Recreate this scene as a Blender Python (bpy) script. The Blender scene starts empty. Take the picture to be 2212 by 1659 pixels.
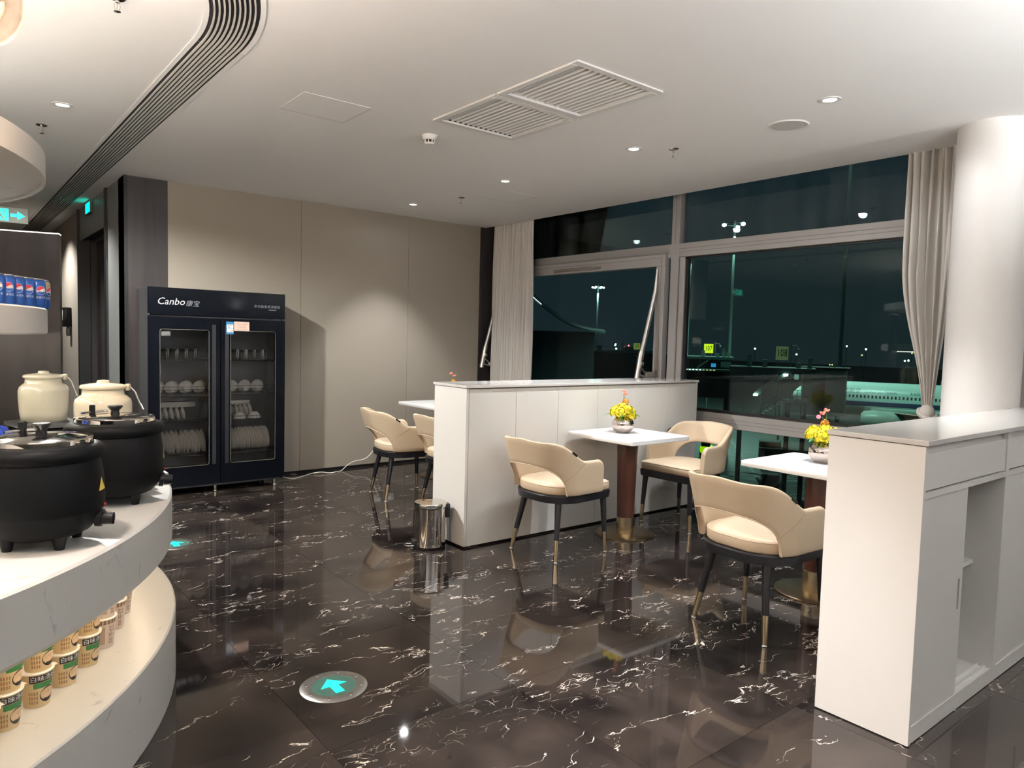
import bpy, bmesh, math, random
from math import sin, cos, pi, radians as rad, sqrt
from mathutils import Vector, Matrix
random.seed(7)
SC = bpy.context.scene
COL = SC.collection

# ------------------------------------------------------------------ camera
CAM_H = 1.42
_p, _r, _y = rad(3.587), rad(1.488), rad(51.0)
_cp, _sp, _cr, _sr = cos(_p), sin(_p), cos(_r), sin(_r)
_m = Matrix(((1, 0, 0), (0, -_sp, -_cp), (0, _cp, -_sp)))
_m = Matrix(((_cr, -_sr, 0), (_sr, _cr, 0), (0, 0, 1))) @ _m
_m = _m @ Matrix(((sin(_y), -cos(_y), 0), (cos(_y), sin(_y), 0), (0, 0, 1)))
cam_data = bpy.data.cameras.new('camera')
cam = bpy.data.objects.new('camera', cam_data)
COL.objects.link(cam)
cam_data.sensor_width = 36.0
cam_data.lens = 36.0 * 1540.0 / 2212.0
cam_data.clip_start = 0.05
cam_data.clip_end = 900
_right, _up, _back = _m[0], -_m[1], -_m[2]
cam.matrix_world = Matrix(((_right[0], _up[0], _back[0], 0), (_right[1], _up[1], _back[1], 0),
                           (_right[2], _up[2], _back[2], CAM_H), (0, 0, 0, 1)))
SC.camera = cam

# ------------------------------------------------------------------ world and exposure
W = bpy.data.worlds.new('night_sky'); SC.world = W; W.use_nodes = True
_bg = W.node_tree.nodes['Background']
_bg.inputs[0].default_value = (0.30, 0.46, 0.56, 1); _bg.inputs[1].default_value = 0.05
SC.view_settings.view_transform = 'Standard'
SC.view_settings.look = 'None'
SC.view_settings.gamma = 1
SC.view_settings.use_curve_mapping = False
SC.view_settings.exposure = 0.28
SC.cycles.max_bounces = 7; SC.cycles.diffuse_bounces = 4; SC.cycles.glossy_bounces = 4; SC.cycles.transmission_bounces = 4; SC.cycles.transparent_max_bounces = 10
SC.cycles.caustics_reflective = False; SC.cycles.caustics_refractive = False
# lamp powers (watts); the lamps themselves are built with their fixtures
P_ROW = 155       # downlight row over the tables
P_LEFT = 260      # downlights by the buffet and corridor
P_LOUNGE = 8    # mostly fill downlights added out of view
P_UP = 400        # unseen uplighters added to brighten the ceiling
P_PEND = 150       # pendant globes over the buffet
NEUTRAL = (1.0, 1.01, 1.02)
WARM = (1.0, 0.98, 0.935)

# ------------------------------------------------------------------ materials
def _new(name):
    m = bpy.data.materials.new(name); m.use_nodes = True
    return m, m.node_tree.nodes, m.node_tree.links, m.node_tree.nodes['Principled BSDF']
def srgb(r, g, b):
    f = lambda c: (c / 255 / 12.92) if c / 255 <= 0.04045 else ((c / 255 + 0.055) / 1.055) ** 2.4
    return (f(r), f(g), f(b))
def pm(name, col, rough=0.5, metal=0.0, var=0.06, scale=14.0, bump=0.0, stretch=(1, 1, 1), spec=0.5, coat=0.0):
    m, N, L, b = _new(name)
    tc = N.new('ShaderNodeTexCoord'); mp = N.new('ShaderNodeMapping'); mp.inputs['Scale'].default_value = stretch
    nz = N.new('ShaderNodeTexNoise'); nz.inputs['Scale'].default_value = scale; nz.inputs['Detail'].default_value = 2
    mx = N.new('ShaderNodeMix'); mx.data_type = 'RGBA'
    mx.inputs[6].default_value = tuple(max(0, c * (1 - var)) for c in col) + (1,)
    mx.inputs[7].default_value = tuple(min(1, c * (1 + var)) for c in col) + (1,)
    L.new(tc.outputs['Object'], mp.inputs[0]); L.new(mp.outputs[0], nz.inputs['Vector'])
    L.new(nz.outputs['Fac'], mx.inputs[0]); L.new(mx.outputs[2], b.inputs['Base Color'])
    b.inputs['Roughness'].default_value = rough; b.inputs['Metallic'].default_value = metal
    b.inputs['Specular IOR Level'].default_value = spec; b.inputs['Coat Weight'].default_value = coat
    if bump:
        bp = N.new('ShaderNodeBump'); bp.inputs['Strength'].default_value = bump; bp.inputs['Distance'].default_value = 0.002
        L.new(nz.outputs['Fac'], bp.inputs['Height']); L.new(bp.outputs[0], b.inputs['Normal'])
    return m
def em(name, col, strength):
    m, N, L, b = _new(name)
    b.inputs['Base Color'].default_value = tuple(col) + (1,)
    b.inputs['Emission Color'].default_value = tuple(col) + (1,)
    b.inputs['Emission Strength'].default_value = strength
    return m
def glass(name, tint, rough=0.0, ior=1.5, haze=0.0):
    m, N, L, b = _new(name)
    N.remove(b); out = N['Material Output']
    tr = N.new('ShaderNodeBsdfTransparent'); tr.inputs[0].default_value = tuple(tint) + (1,)
    gl = N.new('ShaderNodeBsdfGlossy'); gl.inputs['Roughness'].default_value = rough
    fr = N.new('ShaderNodeFresnel'); fr.inputs['IOR'].default_value = ior
    mx = N.new('ShaderNodeMixShader')
    L.new(fr.outputs[0], mx.inputs[0]); L.new(tr.outputs[0], mx.inputs[1]); L.new(gl.outputs[0], mx.inputs[2])
    last = mx
    if haze:  # uneven pale haze mixed over the glass
        tc = N.new('ShaderNodeTexCoord'); mp = N.new('ShaderNodeMapping'); mp.inputs['Scale'].default_value = (1, 2.2, 0.5)
        nz = N.new('ShaderNodeTexNoise'); nz.inputs['Scale'].default_value = 2.4; nz.inputs['Detail'].default_value = 5; nz.inputs['Roughness'].default_value = 0.62
        mr = N.new('ShaderNodeMapRange'); mr.inputs[1].default_value = 0.4; mr.inputs[2].default_value = 0.85
        mr.inputs[3].default_value = 0.0; mr.inputs[4].default_value = haze
        df = N.new('ShaderNodeBsdfDiffuse'); df.inputs[0].default_value = (0.62, 0.72, 0.72, 1)
        m2 = N.new('ShaderNodeMixShader')
        L.new(tc.outputs['Object'], mp.inputs[0]); L.new(mp.outputs[0], nz.inputs['Vector']); L.new(nz.outputs['Fac'], mr.inputs[0])
        L.new(mr.outputs[0], m2.inputs[0]); L.new(mx.outputs[0], m2.inputs[1]); L.new(df.outputs[0], m2.inputs[2])
        last = m2
    L.new(last.outputs[0], out.inputs[0])
    return m
def marble_dark(name):
    m, N, L, b = _new(name)
    geo = N.new('ShaderNodeNewGeometry'); oi = N.new('ShaderNodeObjectInfo')
    def math(op, a, c=None, v=None):
        n = N.new('ShaderNodeMath'); n.operation = op
        L.new(a, n.inputs[0]) if not isinstance(a, (int, float)) else n.inputs[0].__setattr__('default_value', a)
        if c is not None: L.new(c, n.inputs[1])
        if v is not None: n.inputs[1].default_value = v
        return n.outputs[0]
    off = N.new('ShaderNodeCombineXYZ')
    L.new(math('MULTIPLY', oi.outputs['Random'], v=41.0), off.inputs[0]); L.new(math('MULTIPLY', oi.outputs['Random'], v=93.0), off.inputs[1])
    add = N.new('ShaderNodeVectorMath'); add.operation = 'ADD'
    L.new(geo.outputs['Position'], add.inputs[0]); L.new(off.outputs[0], add.inputs[1])
    def noise(vec, scale, detail=4, rough=0.55):
        n = N.new('ShaderNodeTexNoise'); n.inputs['Scale'].default_value = scale; n.inputs['Detail'].default_value = detail
        n.inputs['Roughness'].default_value = rough; L.new(vec, n.inputs['Vector']); return n
    def mapping(vec, sc, rz=0):
        n = N.new('ShaderNodeMapping'); n.inputs['Scale'].default_value = sc; n.inputs['Rotation'].default_value = (0, 0, rz)
        L.new(vec, n.inputs[0]); return n.outputs[0]
    dn = noise(add.outputs[0], 4.0, 3)
    sub = N.new('ShaderNodeVectorMath'); sub.operation = 'SUBTRACT'; L.new(dn.outputs['Color'], sub.inputs[0]); sub.inputs[1].default_value = (.5, .5, .5)
    scl = N.new('ShaderNodeVectorMath'); scl.operation = 'SCALE'; scl.inputs['Scale'].default_value = 0.22; L.new(sub.outputs[0], scl.inputs[0])
    dv = N.new('ShaderNodeVectorMath'); dv.operation = 'ADD'; L.new(add.outputs[0], dv.inputs[0]); L.new(scl.outputs[0], dv.inputs[1])
    def ramp(sock, a, c, lo=1.0, hi=0.0):
        n = N.new('ShaderNodeMapRange'); n.interpolation_type = 'SMOOTHSTEP'
        n.inputs[1].default_value = a; n.inputs[2].default_value = c; n.inputs[3].default_value = lo; n.inputs[4].default_value = hi
        L.new(sock, n.inputs[0]); return n.outputs[0]
    # long veins running across the room
    st = mapping(dv.outputs[0], (0.55, 2.0, 1), rad(-8))
    n1 = noise(st, 1.15, 7, 0.6)
    ridge = math('ABSOLUTE', math('SUBTRACT', n1.outputs['Fac'], v=0.5))
    brk = noise(add.outputs[0], 9.0, 3)
    v1 = math('MULTIPLY', ramp(ridge, 0.0, 0.0036), ramp(brk.outputs['Fac'], 0.42, 0.6, 0, 1))
    # fine cracks gathered in bands
    vo = N.new('ShaderNodeTexVoronoi'); vo.feature = 'DISTANCE_TO_EDGE'; vo.inputs['Scale'].default_value = 7.0
    L.new(mapping(dv.outputs[0], (0.6, 1.5, 1), rad(-12)), vo.inputs['Vector'])
    vo2 = N.new('ShaderNodeTexVoronoi'); vo2.feature = 'DISTANCE_TO_EDGE'; vo2.inputs['Scale'].default_value = 16.0
    L.new(mapping(dv.outputs[0], (0.7, 1.3, 1), rad(20)), vo2.inputs['Vector'])
    band = noise(mapping(add.outputs[0], (0.35, 1.5, 1), rad(-8)), 1.9, 3)
    b1 = ramp(band.outputs['Fac'], 0.50, 0.68, 0, 1)
    brk2 = noise(add.outputs[0], 17.0, 3)
    br2 = ramp(brk2.outputs['Fac'], 0.46, 0.6, 0, 1)
    v2 = math('MULTIPLY', math('MULTIPLY', ramp(vo.outputs['Distance'], 0.0, 0.0075), b1), br2)
    v3 = math('MULTIPLY', math('MULTIPLY', ramp(vo2.outputs['Distance'], 0.0, 0.012), ramp(band.outputs['Fac'], 0.55, 0.7, 0, 0.8)), br2)
    v = math('MAXIMUM', math('MAXIMUM', v1, v2), v3)
    vg = math('MULTIPLY', v, v=0.85)
    cl = noise(add.outputs[0], 2.6, 5)
    base = N.new('ShaderNodeMix'); base.data_type = 'RGBA'
    base.inputs[6].default_value = (0.0085, 0.0065, 0.0063, 1); base.inputs[7].default_value = (0.036, 0.027, 0.0225, 1)
    L.new(ramp(cl.outputs['Fac'], 0.3, 0.75, 0, 1), base.inputs[0])
    mx = N.new('ShaderNodeMix'); mx.data_type = 'RGBA'; mx.inputs[7].default_value = (0.80, 0.72, 0.64, 1)
    L.new(vg, mx.inputs[0]); L.new(base.outputs[2], mx.inputs[6]); L.new(mx.outputs[2], b.inputs['Base Color'])
    b.inputs['Roughness'].default_value = 0.045; b.inputs['Specular IOR Level'].default_value = 0.45
    return m
def stone_white(name):
    m, N, L, b = _new(name)
    tc = N.new('ShaderNodeTexCoord')
    n1 = N.new('ShaderNodeTexNoise'); n1.inputs['Scale'].default_value = 3.2; n1.inputs['Detail'].default_value = 7; n1.inputs['Distortion'].default_value = 0.8
    n2 = N.new('ShaderNodeTexNoise'); n2.inputs['Scale'].default_value = 9; n2.inputs['Detail'].default_value = 3
    L.new(tc.outputs['Object'], n1.inputs['Vector']); L.new(tc.outputs['Object'], n2.inputs['Vector'])
    s = N.new('ShaderNodeMath'); s.operation = 'SUBTRACT'; s.inputs[1].default_value = 0.5; L.new(n1.outputs['Fac'], s.inputs[0])
    a = N.new('ShaderNodeMath'); a.operation = 'ABSOLUTE'; L.new(s.outputs[0], a.inputs[0])
    r = N.new('ShaderNodeMapRange'); r.inputs[1].default_value = 0.0; r.inputs[2].default_value = 0.012; r.inputs[3].default_value = 1; r.inputs[4].default_value = 0; L.new(a.outputs[0], r.inputs[0])
    r2 = N.new('ShaderNodeMapRange'); r2.inputs[1].default_value = 0.55; r2.inputs[2].default_value = 0.66; L.new(n2.outputs['Fac'], r2.inputs[0])
    ml = N.new('ShaderNodeMath'); ml.operation = 'MULTIPLY'; L.new(r.outputs[0], ml.inputs[0]); L.new(r2.outputs[0], ml.inputs[1])
    m3 = N.new('ShaderNodeMath'); m3.operation = 'MULTIPLY'; m3.inputs[1].default_value = 0.55; L.new(ml.outputs[0], m3.inputs[0])
    mx = N.new('ShaderNodeMix'); mx.data_type = 'RGBA'; mx.inputs[6].default_value = (0.62, 0.61, 0.585, 1); mx.inputs[7].default_value = (0.22, 0.21, 0.20, 1)
    L.new(m3.outputs[0], mx.inputs[0]); L.new(mx.outputs[2], b.inputs['Base Color'])
    b.inputs['Roughness'].default_value = 0.36
    return m
def wood(name, c1, c2, scale=6.0, rough=0.4, stretch=(1, 1, 0.08)):
    m, N, L, b = _new(name)
    tc = N.new('ShaderNodeTexCoord'); mp = N.new('ShaderNodeMapping'); mp.inputs['Scale'].default_value = stretch
    nz = N.new('ShaderNodeTexNoise'); nz.inputs['Scale'].default_value = scale; nz.inputs['Detail'].default_value = 8; nz.inputs['Distortion'].default_value = 0.6
    mx = N.new('ShaderNodeMix'); mx.data_type = 'RGBA'; mx.inputs[6].default_value = tuple(c1) + (1,); mx.inputs[7].default_value = tuple(c2) + (1,)
    rp = N.new('ShaderNodeMapRange'); rp.inputs[1].default_value = 0.3; rp.inputs[2].default_value = 0.7
    L.new(tc.outputs['Object'], mp.inputs[0]); L.new(mp.outputs[0], nz.inputs['Vector']); L.new(nz.outputs['Fac'], rp.inputs[0])
    L.new(rp.outputs[0], mx.inputs[0]); L.new(mx.outputs[2], b.inputs['Base Color']); b.inputs['Roughness'].default_value = rough
    return m

M_FLOOR = marble_dark('dark_marble')
M_STONE = stone_white('white_quartz')
M_CEIL = pm('ceiling_paint', (0.88, 0.87, 0.86), 0.85, var=0.015, scale=3)
M_WALL = pm('beige_wallcovering', (0.32, 0.283, 0.235), 0.75, var=0.09, scale=160, bump=0.25)
M_PLAIN = pm('pale_wall', (0.28, 0.275, 0.265), 0.8, var=0.02)
M_DKWOOD = wood('dark_stained_panel', (0.019, 0.016, 0.0165), (0.042, 0.034, 0.034), 9, 0.38)
M_DKGREY = pm('dark_grey_metal', (0.24, 0.25, 0.24), 0.36, 0.2, var=0.05, scale=40, stretch=(1, 1, 0.05))
M_BLACK = pm('black_trim', (0.008, 0.008, 0.009), 0.4)
M_WHITE = pm('white_laminate', (0.72, 0.71, 0.68), 0.42, var=0.012, scale=5)
M_WHITEC = pm('white_lacquer', (0.78, 0.765, 0.735), 0.35, var=0.012, scale=5)
M_PALE = pm('pale_stone_top', (0.60, 0.58, 0.56), 0.12, var=0.05, scale=30)
M_TABLE = pm('white_table_top', (0.82, 0.83, 0.83), 0.2, var=0.02, scale=30)
M_CREAM = pm('cream_leather', (0.56, 0.445, 0.315), 0.5, var=0.03, scale=90, bump=0.12)
M_SEAM = pm('leather_seam', (0.40, 0.31, 0.21), 0.6)
M_LACQ = pm('black_lacquer', (0.011, 0.011, 0.014), 0.28, var=0.1)
M_BRASS = pm('brushed_brass', (0.66, 0.54, 0.35), 0.25, 1.0, var=0.08, scale=60, stretch=(1, 1, 0.04))
M_BRONZE = pm('antique_brass', (0.33, 0.25, 0.16), 0.3, 1.0, var=0.12, scale=40)
M_PED = wood('walnut_veneer', (0.055, 0.018, 0.012), (0.095, 0.034, 0.020), 16, 0.33)
M_CHROME = pm('polished_steel', (0.72, 0.70, 0.67), 0.06, 1.0, var=0.02)
M_STEEL = pm('brushed_steel', (0.48, 0.46, 0.43), 0.3, 1.0, var=0.06, scale=50)
M_ALU = pm('window_aluminium', (0.37, 0.355, 0.345), 0.45, 0.15, var=0.03, scale=30)
M_GLASS = glass('window_glass', (0.66, 0.82, 0.78), ior=1.47, haze=0.008)
M_GLASSU = glass('hazy_window_glass', (0.66, 0.80, 0.80), ior=1.42, haze=0.06)
M_CURT = pm('curtain_cloth', (0.66, 0.63, 0.59), 0.85, var=0.04, scale=200, bump=0.2)
M_PLASTW = pm('white_plastic', (0.76, 0.75, 0.73), 0.45, var=0.02)
M_GREYP = pm('grey_plastic', (0.22, 0.215, 0.21), 0.5)
M_LENS = em('lamp_lens', (1.0, 0.96, 0.90), 9.0)
M_DARKSLOT = pm('slot_shade_dark', (0.012, 0.012, 0.014), 0.8)  # shade of slots and duct recesses put into the colour
M_SLAT = pm('painted_slat', (0.60, 0.58, 0.55), 0.5)
M_CER = pm('cream_ceramic', (0.80, 0.74, 0.58), 0.12, var=0.02, coat=0.4)
M_KET = pm('black_enamel', (0.0035, 0.0035, 0.004), 0.5, var=0.2, scale=300, bump=0.06, spec=0.08)
M_BLKP = pm('black_plastic', (0.006, 0.006, 0.0065), 0.35, spec=0.2)
M_FRIDGE = pm('black_cabinet_steel', (0.003, 0.004, 0.007), 0.12, var=0.08, spec=0.14)
M_FRSIDE = pm('cabinet_side_steel', (0.045, 0.045, 0.047), 0.4)
M_FRIN = pm('cabinet_lining', (0.13, 0.135, 0.15), 0.35, 0.2)
M_DOORG = glass('cabinet_glass', (0.92, 0.93, 0.94), ior=1.35)
M_SASHG = glass('coated_sash_glass', (0.66, 0.80, 0.80), ior=1.14, haze=0.006)
M_CLEAR = glass('clear_tumbler', (0.84, 0.86, 0.86), ior=2.6)
M_WIRE = pm('chromed_wire', (0.45, 0.44, 0.42), 0.25, 1.0)
M_CHINA = pm('white_china', (0.90, 0.88, 0.82), 0.14, var=0.02)
M_CORD = pm('white_cable', (0.80, 0.77, 0.72), 0.5)
M_SILVTXT = pm('silver_print', (0.55, 0.55, 0.56), 0.4)
M_GREYTXT = pm('grey_print', (0.20, 0.21, 0.23), 0.5)
M_GREEN = em('green_sign_light', (0.0, 0.86, 0.62), 1.3)
M_SIGNB = pm('sign_face', (0.17, 0.18, 0.16), 0.5)
M_FLG = pm('floor_light_glass', (0.05, 0.115, 0.095), 0.08)
M_YEL = pm('yellow_petal', (0.95, 0.74, 0.03), 0.55, var=0.2, scale=30)
M_ORG = pm('orange_petal', (0.90, 0.36, 0.04), 0.55, var=0.2, scale=30)
M_PINK = pm('coral_berry', (0.85, 0.26, 0.20), 0.5, var=0.2)
M_LEAF = pm('green_leaf', (0.05, 0.20, 0.05), 0.5, var=0.3, scale=20)
M_STEM = pm('green_stem', (0.10, 0.22, 0.07), 0.6)
M_VASE = pm('rose_silver_mirror', (0.80, 0.70, 0.66), 0.04, 1.0, var=0.02)

# ------------------------------------------------------------------ mesh helpers
def B(): return bmesh.new()
def box(bm, a, b, bev=0.0, seg=2, mi=0):
    x0, y0, z0 = (min(a[i], b[i]) for i in range(3)); x1, y1, z1 = (max(a[i], b[i]) for i in range(3))
    v = [bm.verts.new(p) for p in ((x0, y0, z0), (x1, y0, z0), (x1, y1, z0), (x0, y1, z0), (x0, y0, z1), (x1, y0, z1), (x1, y1, z1), (x0, y1, z1))]
    fs = [bm.faces.new([v[i] for i in q]) for q in ((0, 3, 2, 1), (4, 5, 6, 7), (0, 1, 5, 4), (1, 2, 6, 5), (2, 3, 7, 6), (3, 0, 4, 7))]
    for f in fs: f.material_index = mi
    if bev:
        es = list({e for f in fs for e in f.edges})
        bmesh.ops.bevel(bm, geom=es, offset=bev, segments=seg, profile=0.5, affect='EDGES')
    return bm
def _frame(d):
    d = d.normalized(); u = Vector((0, 0, 1)) if abs(d.z) < 0.95 else Vector((1, 0, 0))
    a = d.cross(u).normalized(); return a, d.cross(a).normalized()
def cyl(bm, p0, p1, r0, r1=None, seg=16, caps=True, mi=0):
    r1 = r0 if r1 is None else r1
    p0, p1 = Vector(p0), Vector(p1); a, b = _frame(p1 - p0)
    A = [bm.verts.new(p0 + (a * cos(2 * pi * i / seg) + b * sin(2 * pi * i / seg)) * r0) for i in range(seg)]
    C = [bm.verts.new(p1 + (a * cos(2 * pi * i / seg) + b * sin(2 * pi * i / seg)) * r1) for i in range(seg)]
    fs = [bm.faces.new((A[i], A[(i + 1) % seg], C[(i + 1) % seg], C[i])) for i in range(seg)]
    if caps:
        fs.append(bm.faces.new(A[::-1])); fs.append(bm.faces.new(C))
    for f in fs: f.material_index = mi
    return bm
def lathe(bm, prof, seg=32, c=(0, 0, 0), a0=0.0, a1=2 * pi, mi=0):
    full = abs(a1 - a0 - 2 * pi) < 1e-6
    n = seg if full else seg + 1
    rows = []
    for r, z in prof:
        if r < 1e-6: rows.append([bm.verts.new((c[0], c[1], c[2] + z))])
        else: rows.append([bm.verts.new((c[0] + r * cos(a0 + (a1 - a0) * i / seg), c[1] + r * sin(a0 + (a1 - a0) * i / seg), c[2] + z)) for i in range(n)])
    for k in range(len(rows) - 1):
        A, C = rows[k], rows[k + 1]
        for i in range(seg):
            j = (i + 1) % n
            if len(A) == 1 and len(C) == 1: continue
            if len(A) == 1: f = bm.faces.new((A[0], C[j], C[i]))
            elif len(C) == 1: f = bm.faces.new((A[i], A[j], C[0]))
            else: f = bm.faces.new((A[i], A[j], C[j], C[i]))
            f.material_index = mi
    return bm
def tube(bm, pts, r, seg=8, closed=False, mi=0):
    pts = [Vector(p) for p in pts]; n = len(pts); rings = []
    up = None
    for i, p in enumerate(pts):
        d = (pts[(i + 1) % n] - pts[i - 1]) if closed else (pts[min(i + 1, n - 1)] - pts[max(i - 1, 0)])
        d.normalize()
        if up is None: a, b = _frame(d)
        else:
            a = up - d * up.dot(d)
            a = a.normalized() if a.length > 1e-6 else _frame(d)[0]
            b = d.cross(a)
        up = a
        rr = r[i] if isinstance(r, (list, tuple)) else r
        rings.append([bm.verts.new(p + (a * cos(2 * pi * k / seg) + b * sin(2 * pi * k / seg)) * rr) for k in range(seg)])
    for i in range(n if closed else n - 1):
        A, C = rings[i], rings[(i + 1) % n]
        for k in range(seg):
            bm.faces.new((A[k], A[(k + 1) % seg], C[(k + 1) % seg], C[k])).material_index = mi
    if not closed:
        bm.faces.new(rings[0][::-1]).material_index = mi; bm.faces.new(rings[-1]).material_index = mi
    return bm
def prism(bm, poly, z0, z1, mi=0):
    A = [bm.verts.new((p[0], p[1], z0)) for p in poly]; C = [bm.verts.new((p[0], p[1], z1)) for p in poly]; n = len(poly)
    fs = [bm.faces.new((A[i], A[(i + 1) % n], C[(i + 1) % n], C[i])) for i in range(n)]
    fs += [bm.faces.new(A[::-1]), bm.faces.new(C)]
    for f in fs: f.material_index = mi
    return bm
def sph(bm, c, r, u=14, v=9, sc=(1, 1, 1), mi=0):
    prof = [(r * sin(pi * k / v), -r * cos(pi * k / v)) for k in range(v + 1)]
    prof[0] = (0, -r); prof[-1] = (0, r)
    s = len(bm.verts)
    lathe(bm, prof, u, mi=mi); bm.verts.ensure_lookup_table()
    for vv in bm.verts[s:]:
        vv.co = Vector((vv.co.x * sc[0] + c[0], vv.co.y * sc[1] + c[1], vv.co.z * sc[2] + c[2]))
    return bm
def mesh_from(bm, name, mats, smooth=True, ang=38):
    bmesh.ops.recalc_face_normals(bm, faces=bm.faces)
    me = bpy.data.meshes.new(name); bm.to_mesh(me); bm.free()
    for m in (mats if isinstance(mats, (list, tuple)) else [mats]): me.materials.append(m)
    if smooth:
        for p in me.polygons: p.use_smooth = True
        me.set_sharp_from_angle(angle=rad(ang))
    return me
def link(name, me, parent=None, loc=None):
    o = bpy.data.objects.new(name, me); COL.objects.link(o); o.parent = parent
    if loc is not None: o.location = loc
    return o
def obj(name, bm, mats, parent=None, loc=None, smooth=True, ang=38):
    return link(name, mesh_from(bm, name, mats, smooth, ang), parent, loc)
def tag(o, label, cat, group=None):
    o['label'] = label; o['category'] = cat
    if group: o['group'] = group
    return o
def thing(name, label, cat, loc=(0, 0, 0), rotz=0.0, group=None):
    o = bpy.data.objects.new(name, None); COL.objects.link(o)
    o.location = loc; o.rotation_euler = (0, 0, rotz); o.empty_display_size = 0.1
    return tag(o, label, cat, group)
def struct(name, bm=None, mat=None, label=None, loc=None, smooth=False):
    o = obj(name, bm, mat, None, loc, smooth) if bm is not None else link(name, None, None, loc)
    o['kind'] = 'structure'
    if label: o['label'] = label
    return o
def dup(root, loc, rotz, label, group=None):
    r = root.copy(); COL.objects.link(r); r.location = loc; r.rotation_euler = (0, 0, rotz); r['label'] = label
    if group: r['group'] = group
    for ch in list(root.children):
        c = ch.copy(); COL.objects.link(c); c.parent = r
        for g in list(ch.children):
            d = g.copy(); COL.objects.link(d); d.parent = c
            for l in list(g.children):
                if l.type == 'LIGHT': e = l.copy(); COL.objects.link(e); e.parent = d
    return r
def text_bm(s, size, fn, spacing=1.0, shear=0.0, res=2):
    """flat lettering: fn maps a letter point (x right, y up) to a point in the thing's space"""
    cu = bpy.data.curves.new('lettering', 'FONT'); cu.body = s; cu.size = size; cu.align_x = 'CENTER'; cu.align_y = 'CENTER'
    cu.resolution_u = res; cu.space_character = spacing; cu.shear = shear
    o = bpy.data.objects.new('lettering', cu); COL.objects.link(o)
    bpy.context.view_layer.update()
    me = bpy.data.meshes.new_from_object(o.evaluated_get(bpy.context.evaluated_depsgraph_get()))
    bpy.data.objects.remove(o); bpy.data.curves.remove(cu)
    bm = B(); bm.from_mesh(me); bpy.data.meshes.remove(me)
    for v in bm.verts: v.co = Vector(fn(v.co.x, v.co.y))
    return bm
def spot(parent, loc, power, color, size_deg, blend, radius=0.04, aim=None):
    ld = bpy.data.lights.new('lamp_light', 'SPOT'); ld.energy = power; ld.color = color
    ld.spot_size = rad(size_deg); ld.spot_blend = blend; ld.shadow_soft_size = radius
    o = bpy.data.objects.new('lamp_light', ld); COL.objects.link(o); o.parent = parent; o.location = loc
    if aim is not None: o.rotation_euler = Vector(aim).to_track_quat('-Z', 'Y').to_euler()
    return o
def point(parent, loc, power, color, radius=0.05):
    ld = bpy.data.lights.new('lamp_light', 'POINT'); ld.energy = power; ld.color = color; ld.shadow_soft_size = radius
    o = bpy.data.objects.new('lamp_light', ld); COL.objects.link(o); o.parent = parent; o.location = loc
    return o

ZC = 2.744          # ceiling height
XW = 5.42           # window plane
YB = 6.95           # back wall plane
XK = 1.285          # corridor wall plane
ISL = Vector((-1.165, 3.605, 0))   # axis of the round buffet
R_ISL = 1.97

# ================================================================== STRUCTURE
# ---- floor: marble tiles on a slab
floor = struct('floor', box(B(), (-6, -5, -0.15), (5.5, 14, -0.006)), M_FLOOR, 'polished dark brown marble floor with white veins')
TS = 0.8
tile_me = mesh_from(box(B(), (0.0008, 0.0008, -0.006), (TS - 0.0008, TS - 0.0008, 0.0)), 'floor_tile', M_FLOOR, False)
for i in range(-4, 5):
    for j in range(-3, 12):
        x, y = 1.82 + i * TS, 2.2 + j * TS
        if x + TS < -1.2 or x + TS > 5.45: continue
        far = max((Vector((x + a, y + b, 0)) - ISL).length for a in (0, TS) for b in (0, TS))
        if far < R_ISL - 0.05: continue
        if y > YB + 0.3 and x > XK: continue
        link('floor_tile', tile_me, floor, (x, y, 0))

# ---- ceiling
cb = B()
GX0, GX1, GY0, GY1 = 2.42, 2.964, 2.55, 3.73
box(cb, (-6, -5, ZC), (GX0, 14, ZC + 0.25)); box(cb, (GX1, -5, ZC), (5.17, 14, ZC + 0.25)); box(cb, (GX0, -5, ZC), (GX1, GY0, ZC + 0.25)); box(cb, (GX0, GY1, ZC), (GX1, 14, ZC + 0.25)); box(cb, (GX0, 3.09, ZC), (GX1, 3.19, ZC + 0.25)); box(cb, (GX0, GY0, ZC + 0.2), (GX1, GY1, ZC + 0.25))
box(cb, (5.17, -5, 2.98), (5.6, YB + 0.3, 3.2))
ceiling = struct('ceiling', cb, M_CEIL, 'flat off white plaster ceiling')
def hatch(label, x0, x1, y0, y1, sides):
    t = thing('access_hatch', label, 'hatch', ((x0 + x1) / 2, (y0 + y1) / 2, ZC), 0, 'ceiling access hatches')
    cx, cy = (x0 + x1) / 2, (y0 + y1) / 2; w, h = (x1 - x0) / 2, (y1 - y0) / 2
    obj('hatch_panel', box(B(), (-w, -h, -0.0015), (w, h, 0.0)), M_CEIL, t, smooth=False)
    g = B()
    for s in sides:
        if s == 'far': box(g, (-w, h, -0.0016), (w, h + 0.003, 0.0))
        if s == 'right': box(g, (w, -h, -0.0016), (w + 0.003, h, 0.0))
    obj('shadow_gap', g, M_GREYP, t, smooth=False)
hatch('flush square access hatch in ceiling above the black dish cabinet', 1.60, 2.005, 3.845, 4.22, ('far', 'right'))
hatch('flush square access hatch in ceiling near the left curtain', 3.985, 4.376, 5.076, 5.478, ('far', 'right'))

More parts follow.
